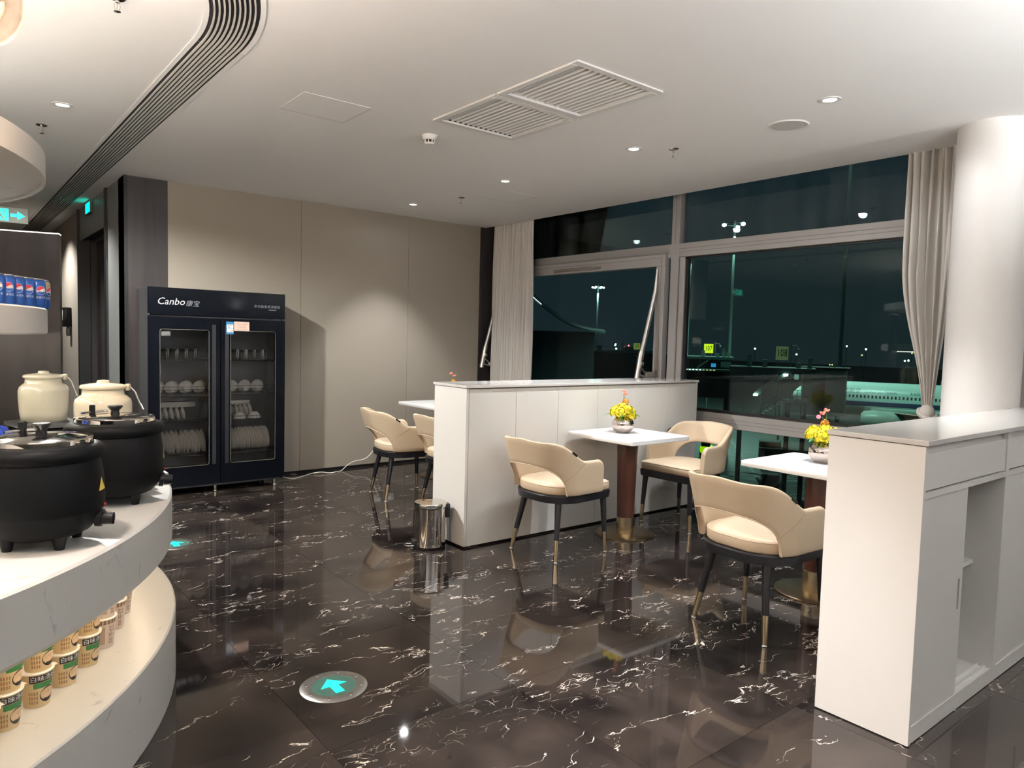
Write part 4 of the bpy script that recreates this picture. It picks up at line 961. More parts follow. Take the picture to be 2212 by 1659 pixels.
q = B(); lathe(q, [(1.33, -0.008), (1.345, -0.008), (1.345, 0.0), (1.33, 0.0)], 128, a0=rad(-110), a1=rad(60)); obj('light_strip', q, em('warm_led_shelf', (1.0, 0.92, 0.78), 36.0), sh)

bp = thing('backdrop_panel', 'dark wood panel standing on the buffet behind the cans', 'panel', (0.518, 4.42, 0.76), rad(164.5))
obj('panel_board', box(B(), (0, -0.03, 0.0), (0.44, 0.03, 1.142), 0.002, 1), M_DKWOOD, bp, smooth=False)
obj('light_cap', box(B(), (0, -0.03, 1.142), (0.44, 0.034, 1.147)), em('cap_light', (1.0, 0.93, 0.84), 1.6), bp, smooth=False)

# ---- soup kettles
def make_kettle(label, loc, rz):
    t = thing('soup_kettle', label, 'soup kettle', loc, rz, 'black electric soup kettles')
    q = B(); lathe(q, [(0, 0.030), (0.095, 0.030), (0.128, 0.045), (0.152, 0.075), (0.163, 0.105), (0.1645, 0.108), (0.166, 0.112), (0.167, 0.150), (0.1635, 0.21), (0.155, 0.262), (0.150, 0.272), (0, 0.272)], 64); bd = obj('body', q, M_KET, t)
    q = B(); lathe(q, [(0.148, 0.262), (0.160, 0.264), (0.168, 0.275), (0.168, 0.292), (0.158, 0.305), (0.142, 0.310), (0.134, 0.308), (0.134, 0.262)], 64); obj('collar', q, M_KET, t)
    q = B(); lathe(q, [(0.119, 0.308), (0.136, 0.308), (0.137, 0.312), (0.137, 0.326), (0.133, 0.329), (0.119, 0.326)], 64); obj('steel_rim', q, M_CHROME, t)
    q = B(); lathe(q, [(0, 0.337), (0.06, 0.335), (0.115, 0.328), (0.122, 0.326), (0.122, 0.322), (0, 0.322)], 56); ld = obj('lid', q, M_CHROME, t)
    q = B(); lathe(q, [(0, 0.336), (0.016, 0.336), (0.014, 0.350), (0.022, 0.360), (0.027, 0.366), (0.024, 0.371), (0, 0.372)], 24); obj('lid_knob', q, M_BLKP, ld)
    a = rad(135); q = B(); box(q, (0.118 * cos(a) - 0.010, 0.118 * sin(a) - 0.010, 0.326), (0.118 * cos(a) + 0.010, 0.118 * sin(a) + 0.010, 0.366), 0.003, 1); obj('hinge', q, M_BLKP, ld)
    q = B(); tube(q, [(0.118 * cos(a + s), 0.118 * sin(a + s), 0.338) for s in (-0.5, -0.25, 0, 0.25, 0.5)], 0.004, 8); obj('hinge_wire', q, M_CHROME, ld)
    q = B(); cyl(q, (0.150, 0, 0.078), (0.166, 0, 0.076), 0.028, 0.027, 20); cyl(q, (0.166, 0, 0.076), (0.196, 0, 0.074), 0.020, 0.018, 20); box(q, (0.190, -0.005, 0.056), (0.198, 0.005, 0.092), 0.002, 1); obj('control_dial', q, M_BLKP, t)
    q = B(); sph(q, (0.168, 0.012, 0.116), 0.006, 10, 8); obj('indicator_lamp', q, pm('red_lens', (0.35, 0.02, 0.02), 0.2), t)
    # triangular warning sticker following the wall
    q = B(); yy = -0.028
    def on(a_, z): r = 0.1675 if z < 0.17 else 0.1675 - (z - 0.15) * 0.055; return (r * cos(a_), r * sin(a_), z)
    n = 5; A = [q.verts.new(on(-0.17 + 0.30 * k / n, 0.165)) for k in range(n + 1)]; tp = q.verts.new(on(-0.02, 0.205))
    for k in range(n): q.faces.new((A[k], A[k + 1], tp))
    stk = obj('warning_sticker', q, pm('warning_yellow', (0.85, 0.62, 0.10), 0.5), t, smooth=False)
    q = B(); tube(q, [on(-0.02, 0.192), on(-0.005, 0.184), on(-0.03, 0.181), on(-0.018, 0.172)], 0.0008, 5); obj('warning_print', q, M_BLACK, stk)
    for k in range(4):
        a = rad(45 + 90 * k); q = B(); cyl(q, (0.098 * cos(a), 0.098 * sin(a), 0.040), (0.098 * cos(a), 0.098 * sin(a), 0.0), 0.022, 0.013, 14); obj('foot', q, M_BLKP, t)
    return t
k1 = make_kettle('black soup kettle with steel lid, nearest on the buffet', (0.244, 2.555, 0.76), rad(-26))
dup(k1, (0.527, 3.045, 0.76), rad(-14), 'black soup kettle with steel lid, the farther one')

# ---- ceramic jars on warmers
def make_jar(label, loc, rz):
    t = thing('ceramic_jar', label, 'jar', loc, rz, 'cream lidded ceramic jars')
    q = B(); lathe(q, [(0, 0), (0.094, 0), (0.099, 0.004), (0.104, 0.05), (0.108, 0.12), (0.108, 0.150), (0.103, 0.170), (0.088, 0.184), (0.080, 0.190), (0.078, 0.205), (0.078, 0.212), (0, 0.212)], 56); obj('body', q, M_CER, t, ang=60)
    q = B(); lathe(q, [(0.0, 0.212), (0.080, 0.212), (0.087, 0.216), (0.088, 0.224), (0.083, 0.230), (0.05, 0.236), (0.026, 0.238), (0.024, 0.242), (0.022, 0.249), (0.0, 0.252)], 48); obj('lid', q, M_CER, t, ang=60)
    q = B(); tube(q, smooth_path([(0.085, 0.03, 0.228), (0.112, 0.035, 0.20), (0.128, 0.03, 0.165), (0.150, 0.02, 0.125)]), 0.0035, 8); obj('ladle_stem', q, M_CHROME, t)
    q = B(); box(q, (0.078, 0.02, 0.205), (0.094, 0.042, 0.234), 0.003, 1); obj('ladle_notch', q, M_CER, t)
    return t
j1 = make_jar('tall cream lidded jar in front of the dark panel', (0.414, 4.20, 0.955), rad(-35))
dup(j1, (0.545, 3.40, 0.955), rad(-30), 'cream lidded jar behind the farther soup kettle')
def warmer(label, loc, rz):
    t = thing('jar_warmer', label, 'warmer', loc, rz, 'black jar warmers')
    q = B(); box(q, (-0.125, -0.125, 0.012), (0.125, 0.125, 0.170), 0.018, 3); obj('body', q, M_BLKP, t)
    q = B(); box(q, (-0.135, -0.135, 0.172), (0.135, 0.135, 0.195), 0.006, 2); obj('top_plate', q, pm('warmer_top', (0.06, 0.06, 0.062), 0.4), t)
    for sx in (-1, 1):
        for sy in (-1, 1): q = B(); cyl(q, (0.09 * sx, 0.09 * sy, 0), (0.09 * sx, 0.09 * sy, 0.014), 0.015, seg=12); obj('foot', q, M_BLKP, t)
warmer('square black warmer under the tall cream jar', (0.414, 4.20, 0.76), rad(12))
warmer('square black warmer under the jar behind the kettle', (0.545, 3.40, 0.76), rad(8))
tag(obj('steel_stick', box(B(), (-0.009, -0.005, 0), (0.009, 0.005, 0.075), 0.003, 2), M_PLASTW, None, (0.688, 3.44, 0.955)), 'small white stick standing beside the cream jar', 'stick')
# ---- blue wrapped bundle at the frame edge
q = B(); sph(q, (0, 0, 0.07), 0.085, 36, 22, (1.0, 0.9, 0.85))
for v in q.verts:
    n_ = sin(v.co.x * 95) * cos(v.co.y * 80 + v.co.z * 60) + 0.7 * sin(v.co.z * 120 + v.co.x * 70); v.co += v.co.normalized() * 0.0055 * n_
    if v.co.z < 0.002: v.co.z = 0.002
tag(obj('plastic_bundle', q, pm('blue_film', (0.02, 0.05, 0.34), 0.18, var=0.5, scale=40), None, (0.135, 3.02, 0.94), ang=25), 'crumpled shiny blue plastic bundle behind the nearest kettle', 'bag')
warm3 = thing('serving_box', 'dark box under the blue bundle behind the nearest kettle', 'box', (0.10, 3.03, 0.76), rad(10))
obj('body', box(B(), (-0.14, -0.12, 0), (0.14, 0.12, 0.165), 0.01, 2), M_BLKP, warm3); obj('lid', box(B(), (-0.145, -0.125, 0.166), (0.145, 0.125, 0.181), 0.005, 2), M_GREYP, warm3)
tag(obj('paper_card', box(B(), (-0.04, -0.03, 0), (0.04, 0.03, 0.045), 0.002, 1), M_PLASTW, None, (0.735, 3.335, 0.76)), 'small white card box on the counter past the kettles', 'box')

# ---- drink cans
M_CBLUE = pm('can_blue', (0.012, 0.075, 0.32), 0.28, 0.35, var=0.1)
M_CRED = pm('can_red', (0.62, 0.04, 0.07), 0.35); M_CWHT = pm('can_white', (0.80, 0.80, 0.82), 0.4)
def on_cyl(r): return lambda u, z: (r * sin(u / r), -r * cos(u / r), z)
def make_can(label, loc, rz, mat=M_CBLUE):
    t = thing('drink_can', label, 'can', loc, rz, 'blue drink cans on the shelf')
    q = B(); lathe(q, [(0, 0.003), (0.022, 0.003), (0.025, 0.0), (0.0325, 0.010), (0.033, 0.014), (0.033, 0.106), (0.0295, 0.114), (0.027, 0.117)], 36); obj('body', q, mat, t)
    q = B(); lathe(q, [(0.0, 0.1165), (0.0255, 0.1165), (0.0265, 0.121), (0.0275, 0.122), (0.028, 0.119), (0.027, 0.1165)], 32); tp = obj('top', q, M_STEEL, t)
    q = B(); box(q, (-0.005, -0.012, 0.1168), (0.005, 0.010, 0.1178)); obj('ring_pull', q, M_STEEL, tp, smooth=False)
    f = on_cyl(0.0334); R = 0.0165; zc = 0.074
    ring = B(); n = 40
    def disc(bm, lo, hi):
        # the part of a disc between two wave curves, as a strip
        prev = None
        for k in range(n + 1):
            x = -R + 2 * R * k / n; h = sqrt(max(0, R * R - x * x)); a_, b_ = max(-h, lo(x)), min(h, hi(x))
            if b_ < a_: b_ = a_
            cur = (bm.verts.new(f(x, zc + a_)), bm.verts.new(f(x, zc + b_)))
            if prev: bm.faces.new((prev[0], cur[0], cur[1], prev[1]))
            prev = cur
        return bm
    w1 = lambda x: 0.004 + 0.10 * x + 0.0035 * sin(x / R * 2.6); w2 = lambda x: -0.005 + 0.30 * x - 0.003 * sin(x / R * 2.4)
    e = obj('emblem_white', disc(B(), w2, w1), M_CWHT, t, smooth=False)
    obj('emblem_red', disc(B(), w1, lambda x: 1.0), M_CRED, e, smooth=False)
    q = B(); tube(q, [f((R + 0.0012) * cos(2 * pi * k / 36), zc + (R + 0.0012) * sin(2 * pi * k / 36)) for k in range(36)], 0.0007, 5, True); obj('emblem_ring', q, M_CWHT, e)
    obj('lettering', text_bm('百事可乐', 0.0105, lambda a, b: f(a, 0.045 + b)), M_CWHT, t, smooth=False)
    return t
cpos = ((0.328, 3.528), (0.287, 3.472), (0.250, 3.416), (0.214, 3.358), (0.178, 3.300))
cl = ('blue drink can with round emblem, right end of the front row', 'blue drink can with round emblem, second from the right end', 'blue drink can with round emblem, third from the right end', 'blue drink can with round emblem, fourth from the right end', 'blue drink can with round emblem, at the left frame edge')
c0 = make_can(cl[0], cpos[0] + (1.495,), rad(24))
for i in range(1, 5): dup(c0, cpos[i] + (1.495,), rad((24, 12, 8, 10, 6)[i]), cl[i])
gold = dup(c0, (0.350, 3.600, 1.495), rad(60), 'drink can with patterned golden shoulder, behind the front row end')
q = B(); lathe(q, [(0.0334, 0.085), (0.0334, 0.106), (0.030, 0.114), (0.0296, 0.114)], 32); obj('golden_shoulder', q, pm('gold_pattern', (0.42, 0.36, 0.18), 0.4, 0.4, var=0.7, scale=120), gold)

# ---- noodle cups, two high
M_CUP = pm('cup_kraft', (0.58, 0.44, 0.25), 0.55, var=0.10, scale=30); M_CUPW = pm('cup_white', (0.62, 0.52, 0.44), 0.5); M_CBLK = pm('label_black', (0.014, 0.013, 0.014), 0.45)
M_CGRN = pm('label_green', (0.03, 0.16, 0.04), 0.5); M_SOUP = pm('soup_picture', (0.62, 0.44, 0.28), 0.5, var=0.3, scale=90); M_LIDF = pm('foil_lid', (0.82, 0.80, 0.74), 0.35, 0.2); M_CBRN = pm('label_brown', (0.22, 0.12, 0.07), 0.5)
CR0, CR1, CH = 0.034, 0.0445, 0.108
def on_cup(u, z, e=0.0005): r = CR0 + (CR1 - CR0) * z / CH + e; a = u / 0.041; return (r * sin(a), -r * cos(a), z)
def patch(u0, u1, z0, z1, n=10, e=0.0005, skew=0.0):
    q = B(); A = [(q.verts.new(on_cup(u0 + (u1 - u0) * k / n, z0 + skew * k / n, e)), q.verts.new(on_cup(u0 + (u1 - u0) * k / n, z1 + skew * k / n, e))) for k in range(n + 1)]
    for k in range(n): q.faces.new((A[k][0], A[k + 1][0], A[k + 1][1], A[k][1]))
    return q
def blob(cx, cz, rx, rz_, e, z_hi=9): 
    q = B(); n = 22; c = q.verts.new(on_cup(cx, cz, e)); ring = [q.verts.new(on_cup(cx + rx * cos(2 * pi * k / n), min(z_hi, cz + rz_ * sin(2 * pi * k / n)), e)) for k in range(n)]
    for k in range(n): q.faces.new((c, ring[k], ring[(k + 1) % n]))
    return q
def make_cup(label, loc, rz, kind):
    t = thing('noodle_cup', label, 'noodle cup', loc, rz, 'instant noodle cups on the lower tier')
    q = B(); lathe(q, [(0, 0.002), (CR0 - 0.002, 0.002), (CR0, 0.0), (CR1, CH - 0.002), (CR1 + 0.002, CH), (0, CH)], 40); obj('cup_wall', q, M_CUP if kind == 0 else M_CUPW, t)
    q = B(); lathe(q, [(0, CH + 0.0012), (CR1 + 0.001, CH + 0.0012), (CR1 + 0.003, CH - 0.001), (CR1 + 0.002, CH - 0.004), (CR1, CH - 0.004)], 40); ld = obj('foil_lid', q, M_LIDF, t)
    q = B(); box(q, (CR1 - 0.004, -0.010, CH - 0.006), (CR1 + 0.012, 0.010, CH - 0.004)); obj('pull_tab', q, M_LIDF, ld, smooth=False)
    if kind == 0:
        b_ = obj('name_band', patch(-0.036, 0.040, 0.078, 0.101), M_CBLK, t); obj('lettering', text_bm('白味汤好', 0.0185, lambda a, b: on_cup(a * 0.98 + 0.002, 0.0895 + b, 0.0010)), M_CWHT, b_, smooth=False)
        obj('green_patch', patch(-0.026, 0.034, 0.060, 0.077, e=0.0006), M_CGRN, t)
        bw = obj('bowl_picture', blob(0.016, 0.036, 0.026, 0.024, 0.0007), M_CBLK, t); obj('soup_picture', blob(0.016, 0.040, 0.024, 0.016, 0.0010), M_SOUP, bw)
        q = B()
        for k in range(4):
            for j in range(3): bmq = patch(-0.040 + 0.007 * k, -0.036 + 0.007 * k, 0.012 + 0.014 * j, 0.022 + 0.014 * j, 2, 0.0006); me = bpy.data.meshes.new('x'); bmq.to_mesh(me); bmq.free(); q.from_mesh(me); bpy.data.meshes.remove(me)
        obj('side_print', q, pm('print_sepia', (0.30, 0.17, 0.07), 0.6), t, smooth=False)
    else:
        obj('name_band', patch(-0.060, 0.060, 0.088, 0.103), M_CBRN, t)
        obj('lettering', text_bm('拌干红', 0.026, lambda a, b: on_cup(-b * 0.9, 0.048 + a * 0.9, 0.0010)), M_CBRN, t, smooth=False)
        obj('side_print', patch(-0.045, -0.024, 0.015, 0.080, 4), pm('print_tan', (0.42, 0.30, 0.22), 0.6), t)
    return t
front = ((0.162, 2.383), (0.249, 2.485), (0.331, 2.587), (0.411, 2.699), (0.482, 2.828), (0.544, 2.987), (0.597, 3.138), (0.10, 2.28))
words = ('kraft noodle cup in the stack at the lower left corner', 'kraft noodle cup in the second stack along the lower tier', 'kraft noodle cup in the third stack along the lower tier', 'kraft noodle cup in the fourth stack along the lower tier', 'white noodle cup in the fifth stack along the lower tier', 'white noodle cup in the sixth stack along the lower tier', 'white noodle cup in the farthest stack on the lower tier', 'kraft noodle cup in the stack cut by the left frame edge')
proto = {}
for i, (fx, fy) in enumerate(front):
    d = (Vector((fx, fy, 0)) - ISL); ang = math.atan2(d.y, d.x); c = ISL + d.normalized() * (d.length - 0.04)
    kind = 1 if i in (4, 5, 6) else 0
    to_cam = math.atan2(-c.y, -c.x)
    face = ang * 0.55 + to_cam * 0.45
    for lv in (0, 1):
        lab = words[i] + (', bottom cup' if lv == 0 else ', top cup'); loc = (c.x + 0.004 * lv, c.y - 0.003 * lv, 0.2865 + lv * (CH + 0.0014)); rz = face + pi / 2 + rad((4, -6, 3, 0, 5, -4, 2, 0)[i] + 5 * lv)
        if kind not in proto: proto[kind] = make_cup(lab, loc, rz, kind)
        else: dup(proto[kind], loc, rz, lab)

# ---- pendant lamps round the buffet
M_SHADE = glass('peach_glass', (0.72, 0.60, 0.50), rough=0.2); M_BULB = em('bulb_white', (1.0, 0.99, 0.955), P_PEND * 4.0)
def make_pendant(label, loc):
    t = thing('pendant_lamp', label, 'pendant lamp', loc, 0, 'glass pendant lamps over the buffet')
    q = B(); R = 0.115
    prof = [(R * sin(rad(a)), -R * cos(rad(a))) for a in range(24, 111, 6)]; prof += [(r - 0.006 * sin(rad(a)), z + 0.006 * cos(rad(a))) for (r, z), a in zip(prof[::-1], range(108, 23, -6))]
    lathe(q, prof + [prof[0]], 48); obj('glass_shade', q, M_SHADE, t)
    q = B(); sph(q, (0, 0, -0.01), 0.062, 24, 16); obj('bulb', q, M_BULB, t)
    q = B(); lathe(q, [(0, 0.05), (0.03, 0.05), (0.026, 0.085), (0.01, 0.10), (0, 0.10)], 24); obj('cap', q, M_BRASS, t)
    q = B(); cyl(q, (0, 0, 0.1), (0, 0, ZC - loc[2]), 0.003, seg=8); cyl(q, (0, 0, ZC - loc[2] - 0.02), (0, 0, ZC - loc[2]), 0.045, seg=24); obj('cord', q, M_BLKP, t)
    return t
p0 = make_pendant('glowing peach glass pendant at the top left corner', (0.076, 2.199, 2.206))
for a in (-75, -105, -140):  # unseen pendants added to light the ceiling warmly
    dup(p0, (ISL.x + 1.88 * cos(rad(a)), ISL.y + 1.88 * sin(rad(a)), 2.206), 0, 'unseen glass pendant added round the buffet, outside the view')

def make_added_uplighter(label, loc):  # lamps added out of view to brighten the ceiling
    t = thing('added_uplighter', label, 'pendant lamp', loc, 0, 'unseen uplighters added for ceiling light')
    q = B(); R_ = 0.22
    prof = [(R_ * sin(rad(a)), -R_ * cos(rad(a))) for a in range(0, 85, 7)]; prof[0] = (0, -R_); prof += [(r * 0.97, z * 0.97 + 0.002) for r, z in prof[::-1]]; prof[-1] = (0, prof[-1][1])
    lathe(q, prof, 40); obj('bowl_shade', q, M_PLASTW, t)
    q = B(); sph(q, (0, 0, -0.08), 0.07, 20, 14); obj('bulb', q, em('added_uplight_bulb', (1.0, 1.0, 0.99), P_UP * 4.0), t)
    q = B()
    for k in range(3): a = 2 * pi * k / 3; cyl(q, (R_ * 0.98 * cos(a), R_ * 0.98 * sin(a), -0.02), (0.02 * cos(a), 0.02 * sin(a), ZC - loc[2]), 0.002, seg=6)
    obj('hanging_wire', q, M_STEEL, t)
    return t
u0 = make_added_uplighter('unseen white bowl uplighter added behind the viewer for ceiling light', (4.6, -1.3, 1.95))
for x, y in ((2.7, -0.9), (0.6, -1.2), (3.2, -3.0), (-2.8, -0.6)): dup(u0, (x, y, 1.95), 0, 'unseen white bowl uplighter added behind the viewer for ceiling light')

# ================================================================== AIRPORT APRON OUTSIDE
ZG = -9.0
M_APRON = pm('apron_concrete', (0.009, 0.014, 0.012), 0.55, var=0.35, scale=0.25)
M_LINE = pm('apron_line_paint', (0.10, 0.13, 0.115), 0.6)
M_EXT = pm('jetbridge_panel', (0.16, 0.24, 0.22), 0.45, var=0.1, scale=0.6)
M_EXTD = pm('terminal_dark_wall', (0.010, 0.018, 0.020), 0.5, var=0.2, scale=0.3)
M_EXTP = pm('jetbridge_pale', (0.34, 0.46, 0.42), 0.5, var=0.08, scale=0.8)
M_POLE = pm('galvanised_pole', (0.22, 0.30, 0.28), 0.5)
M_FLOOD = em('floodlight', (0.78, 1.0, 0.90), 30.0)
M_DOT = em('apron_lamp', (0.9, 1.0, 0.95), 6.0)
M_AMB = em('amber_window', (1.0, 0.85, 0.35), 1.2)
M_REDL = em('red_beacon', (1.0, 0.10, 0.14), 6.0)
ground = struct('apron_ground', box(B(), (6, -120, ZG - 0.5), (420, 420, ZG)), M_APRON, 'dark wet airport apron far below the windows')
def stripe(a, b, w):
    a, b = Vector(a), Vector(b); d = (b - a).normalized(); n = Vector((-d.y, d.x)) * w / 2; q = B()
    prism(q, [a + n, b + n, b - n, a - n], ZG, ZG + 0.012); return obj('painted_line', q, M_LINE, ground, smooth=False)
for a, b, w in (((76, 52), (38, 21), 0.35), ((46, 34), (53, 22), 0.22), ((49, 37), (58, 22), 0.18), ((58, 42), (70, 26), 0.22), ((42, 30), (48, 18), 0.22), ((66, 52), (80, 30), 0.25), ((38, 31), (45, 19), 0.3), ((54, 46), (64, 28), 0.2), ((90, 70), (110, 34), 0.3), ((30, 40), (70, 66), 0.3), ((34, 26), (60, 26), 0.2)):
    stripe(a, b, w)
mrnd = random.Random(11)
for k in range(16):
    x0 = mrnd.uniform(38, 62); y0 = x0 * mrnd.uniform(0.5, 0.80); stripe((x0, y0), (x0 + mrnd.uniform(1.2, 3.2), y0 - mrnd.uniform(3.0, 6.5)), mrnd.uniform(0.25, 0.9))

def mast(label, x, y, ztop, r=0.22, lamps=6, lit=True, power=0):
    t = thing('light_mast', label, 'light mast', (x, y, ZG), 0, 'apron floodlight masts')
    h = ztop - ZG
    q = B(); cyl(q, (0, 0, 0), (0, 0, h), r, r * 0.55, 12); obj('pole', q, M_POLE, t)
    q = B(); tube(q, [(1.4 * cos(2 * pi * k / 12), 1.4 * sin(2 * pi * k / 12), h - 0.4) for k in range(12)], 0.07, 6, True); obj('lamp_ring', q, M_POLE, t)
    for k in range(lamps):
        a = 2 * pi * k / lamps + 0.35; q = B(); sph(q, (1.5 * cos(a), 1.5 * sin(a), h - 0.55), 0.30, 10, 7, (1, 1, 0.8)); obj('floodlight', q, M_FLOOD, t)
    if power: spot(t, (0, 0, h - 2.0), power * 2.0, (0.72, 1.0, 0.88), 128, 0.35, 0.6)
    return t
mast('distant apron mast crowned with six white floodlights', 143.0, 139.8, 16.9, 0.35, 6, power=30000)
m = mast('apron mast with pair of dazzling floodlights near window top', 86.9, 58.9, 18.6, 0.26, 3, power=22000)
mast('nearest tall slim apron mast reaching above the upper pane', 67.2, 33.3, 27.0, 0.20, 3, power=16000)
mast('slim apron mast just right of the window mullion', 95.4, 72.7, 16.5, 0.24, 3, power=8000)

def between(name, label, cat, p, q_, z0, z1, depth, mat, group=None):
    """long building standing between two ground points"""
    a, b_ = Vector(p), Vector(q_); d = b_ - a; t = thing(name, label, cat, (a.x, a.y, ZG), math.atan2(d.y, d.x), group)
    obj('walls', box(B(), (0, -depth if False else 0, z0 - ZG), (d.length, depth, z1 - ZG)), mat, t, smooth=False)
    return t, d.length
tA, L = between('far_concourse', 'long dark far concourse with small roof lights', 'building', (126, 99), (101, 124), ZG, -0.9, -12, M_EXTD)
obj('roof_edge', box(B(), (-0.3, -12.2, 8.1), (L + 0.3, 0.3, 8.6)), M_EXT, tA, smooth=False)
for k, u in enumerate((2.5, 9, 11, 16, 21, 27)):
    obj('roof_unit', box(B(), (u, -2.5, 8.6), (u + (0.9, 2.4, 0.8, 1.2, 3, 0.7)[k], -1.0, 8.6 + (2.0, 0.8, 1.8, 1.0, 0.6, 1.2)[k])), M_EXTP if k % 2 == 0 else M_EXT, tA, smooth=False)
    q = B(); sph(q, (u + 2.1, -1.2, 9.0 + 0.35 * (k % 3)), 0.2, 8, 6); obj('roof_lamp', q, (M_DOT, M_REDL, M_DOT)[k % 3], tA)
# swooping roof
t = thing('swooping_roof', 'dark curved terminal roof swooping down behind the left pane', 'building', (80.5, 89.0, ZG))
q = B(); P = [(-4.2, 4.0, 20.2), (-2.6, 2.3, 17.6), (-0.3, 0.2, 15.2), (1.8, -1.6, 13.5), (4.0, -3.7, 12.5), (6.5, -6, 12.1)]; P = smooth_path(P, 4)
rows = [[q.verts.new(Vector(p) + o_) for o_ in (Vector((0, 0, 0)), Vector((8, 8, 0.6)), Vector((8, 8, 0.2)), Vector((0, 0, -0.35)))] for p in P]
for k in range(len(P) - 1):
    for i in range(4): q.faces.new((rows[k][i], rows[k + 1][i], rows[k + 1][(i + 1) % 4], rows[k][(i + 1) % 4]))
q.faces.new(rows[0]); q.faces.new(rows[-1][::-1]); obj('roof_shell', q, M_EXT, t)
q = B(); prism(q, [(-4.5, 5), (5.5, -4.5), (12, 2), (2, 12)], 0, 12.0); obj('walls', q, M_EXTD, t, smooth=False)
q = B(); tube(q, [Vector(p) + Vector((-0.05, -0.05, 0.05)) for p in P[3:7]], 0.035, 6); obj('painted_roof_gleam', q, M_DOT, t)  # glowing tube painted in as the gleam along the roof edge

# jet bridges
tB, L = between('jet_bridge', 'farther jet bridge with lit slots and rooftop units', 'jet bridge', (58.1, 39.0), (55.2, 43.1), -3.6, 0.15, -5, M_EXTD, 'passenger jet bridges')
obj('roof_edge', box(B(), (-0.1, -5.2, 9.0), (L + 0.1, 0.12, 9.25)), M_EXTP, tB, smooth=False)
obj('lower_roof', box(B(), (-0.6, -0.2, 7.95), (L + 0.1, 1.6, 8.12)), M_EXT, tB, smooth=False)
obj('pale_panel', box(B(), (0.1, -0.02, 8.3), (1.05, 0.06, 8.85)), M_EXTP, tB, smooth=False)
obj('blue_window', box(B(), (1.48, -0.02, 8.30), (1.92, 0.06, 8.64)), em('blue_screen', (0.05, 0.35, 0.75), 0.9), tB, smooth=False)
q = B(); tube(q, [(2.2, 0.1, 8.95), (3.2, 0.1, 8.2)], 0.09, 6); obj('diagonal_brace', q, M_EXTP, tB)
for k in range(11): obj('strip_light', box(B(), (1.55 + 0.31 * k, 1.58, 8.02), (1.72 + 0.31 * k, 1.64, 8.08)), M_AMB if k < 4 else M_DOT, tB, smooth=False)
for k, u in enumerate((0.2, 0.65, 1.2, 2.55)): obj('roof_unit', box(B(), (u, -1.5, 9.25), (u + 0.32, -0.9, 9.25 + (0.45, 0.85, 0.35, 0.6)[k])), M_EXTP, tB, smooth=False)
for x_ in (0.3, L - 0.3): q = B(); cyl(q, (x_, -2.5, 0), (x_, -2.5, 5.4), 0.3, seg=12); obj('support_leg', q, M_EXTD, tB)

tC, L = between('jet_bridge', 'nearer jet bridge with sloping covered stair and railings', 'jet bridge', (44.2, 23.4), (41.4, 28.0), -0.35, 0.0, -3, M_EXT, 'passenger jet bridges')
q = B()
for u in (0.3, 1.5, 2.35, 3.3, 4.4, L - 0.1): cyl(q, (u, 0, 5.2 if u > 2 else 6.9), (u, 0, 8.7), 0.03, seg=8)
obj('post', q, M_POLE, tC)
q = B(); A = [(1.6, 8.65), (2.0, 8.65), (3.75, 7.3), (3.55, 7.08)]
vs = [q.verts.new((x_, y_, z_)) for y_ in (-0.05, -1.6) for x_, z_ in A]
for fi in ((0, 1, 2, 3), (7, 6, 5, 4), (0, 4, 5, 1), (1, 5, 6, 2), (2, 6, 7, 3), (3, 7, 4, 0)): q.faces.new([vs[i] for i in fi])
obj('sloping_roof', q, M_EXTP, tC, smooth=False)
obj('canopy_light', box(B(), (3.52, 0.0, 7.10), (3.80, 0.06, 7.24)), M_DOT, tC, smooth=False); obj('canopy_light', box(B(), (1.7, 0.0, 8.48), (1.98, 0.06, 8.62)), M_DOT, tC, smooth=False)
obj('platform', box(B(), (0.35, -1.8, 6.72), (1.85, 0.0, 6.86)), M_EXTP, tC, smooth=False)
q = B()
for z_ in (7.2, 7.58): tube(q, [(0.35, 0, z_), (1.85, 0, z_), (3.9, 0, z_ - 1.55), (5.0, 0, z_ - 1.55)], 0.022, 6)
for u, z_ in ((0.35, 6.8), (1.1, 6.8), (1.85, 6.8), (2.5, 6.3), (3.2, 5.8), (3.9, 5.3), (5.0, 5.3)): cyl(q, (u, 0, z_), (u, 0, z_ + 0.8), 0.022, seg=6)
obj('railing', q, M_POLE, tC)
for k in range(9): obj('stair_tread', box(B(), (1.9 + 0.22 * k, -1.4, 6.68 - 0.17 * k), (2.14 + 0.22 * k, -0.05, 6.74 - 0.17 * k)), M_EXTP, tC, smooth=False)
for x_ in (0.6, 1.6, 4.6): q = B(); cyl(q, (x_, -0.9, 0), (x_, -0.9, 6.8 if x_ < 2 else 5.2), 0.16, seg=12); obj('support_leg', q, M_EXTD, tC)
for k, u in enumerate((0.2, 0.9, 3.0, 4.0)): obj('roof_unit', box(B(), (u, -1.4, 9.0), (u + 0.3, -1.0, 9.0 + (0.7, 0.35, 0.5, 0.8)[k])), M_EXTP, tC, smooth=False)
tD, L = between('boarding_cabin', 'pale green boarding cabin hiding the nose of the airliner', 'jet bridge', (47.72, 23.18), (46.6, 25.7), -3.2, -0.15, -2.6, M_EXTP)
obj('roof', box(B(), (-0.2, -2.8, 8.9), (L + 0.2, 0.15, 9.05)), M_EXTD, tD, smooth=False)
obj('window_band', box(B(), (1.25, -0.05, 6.9), (L - 0.1, 0.03, 8.6)), M_EXT, tD, smooth=False)
q = B(); cyl(q, (1.2, -1.2, 0), (1.2, -1.2, 6.0), 0.3, seg=14); obj('support_leg', q, M_EXTD, tD)
q = B(); tube(q, [(0.2, -0.5, 9.05), (0.2, -0.5, 9.5), (0.75, -0.5, 9.5), (0.75, -0.5, 9.05)], 0.03, 6); obj('roof_frame', q, M_EXTP, tD)
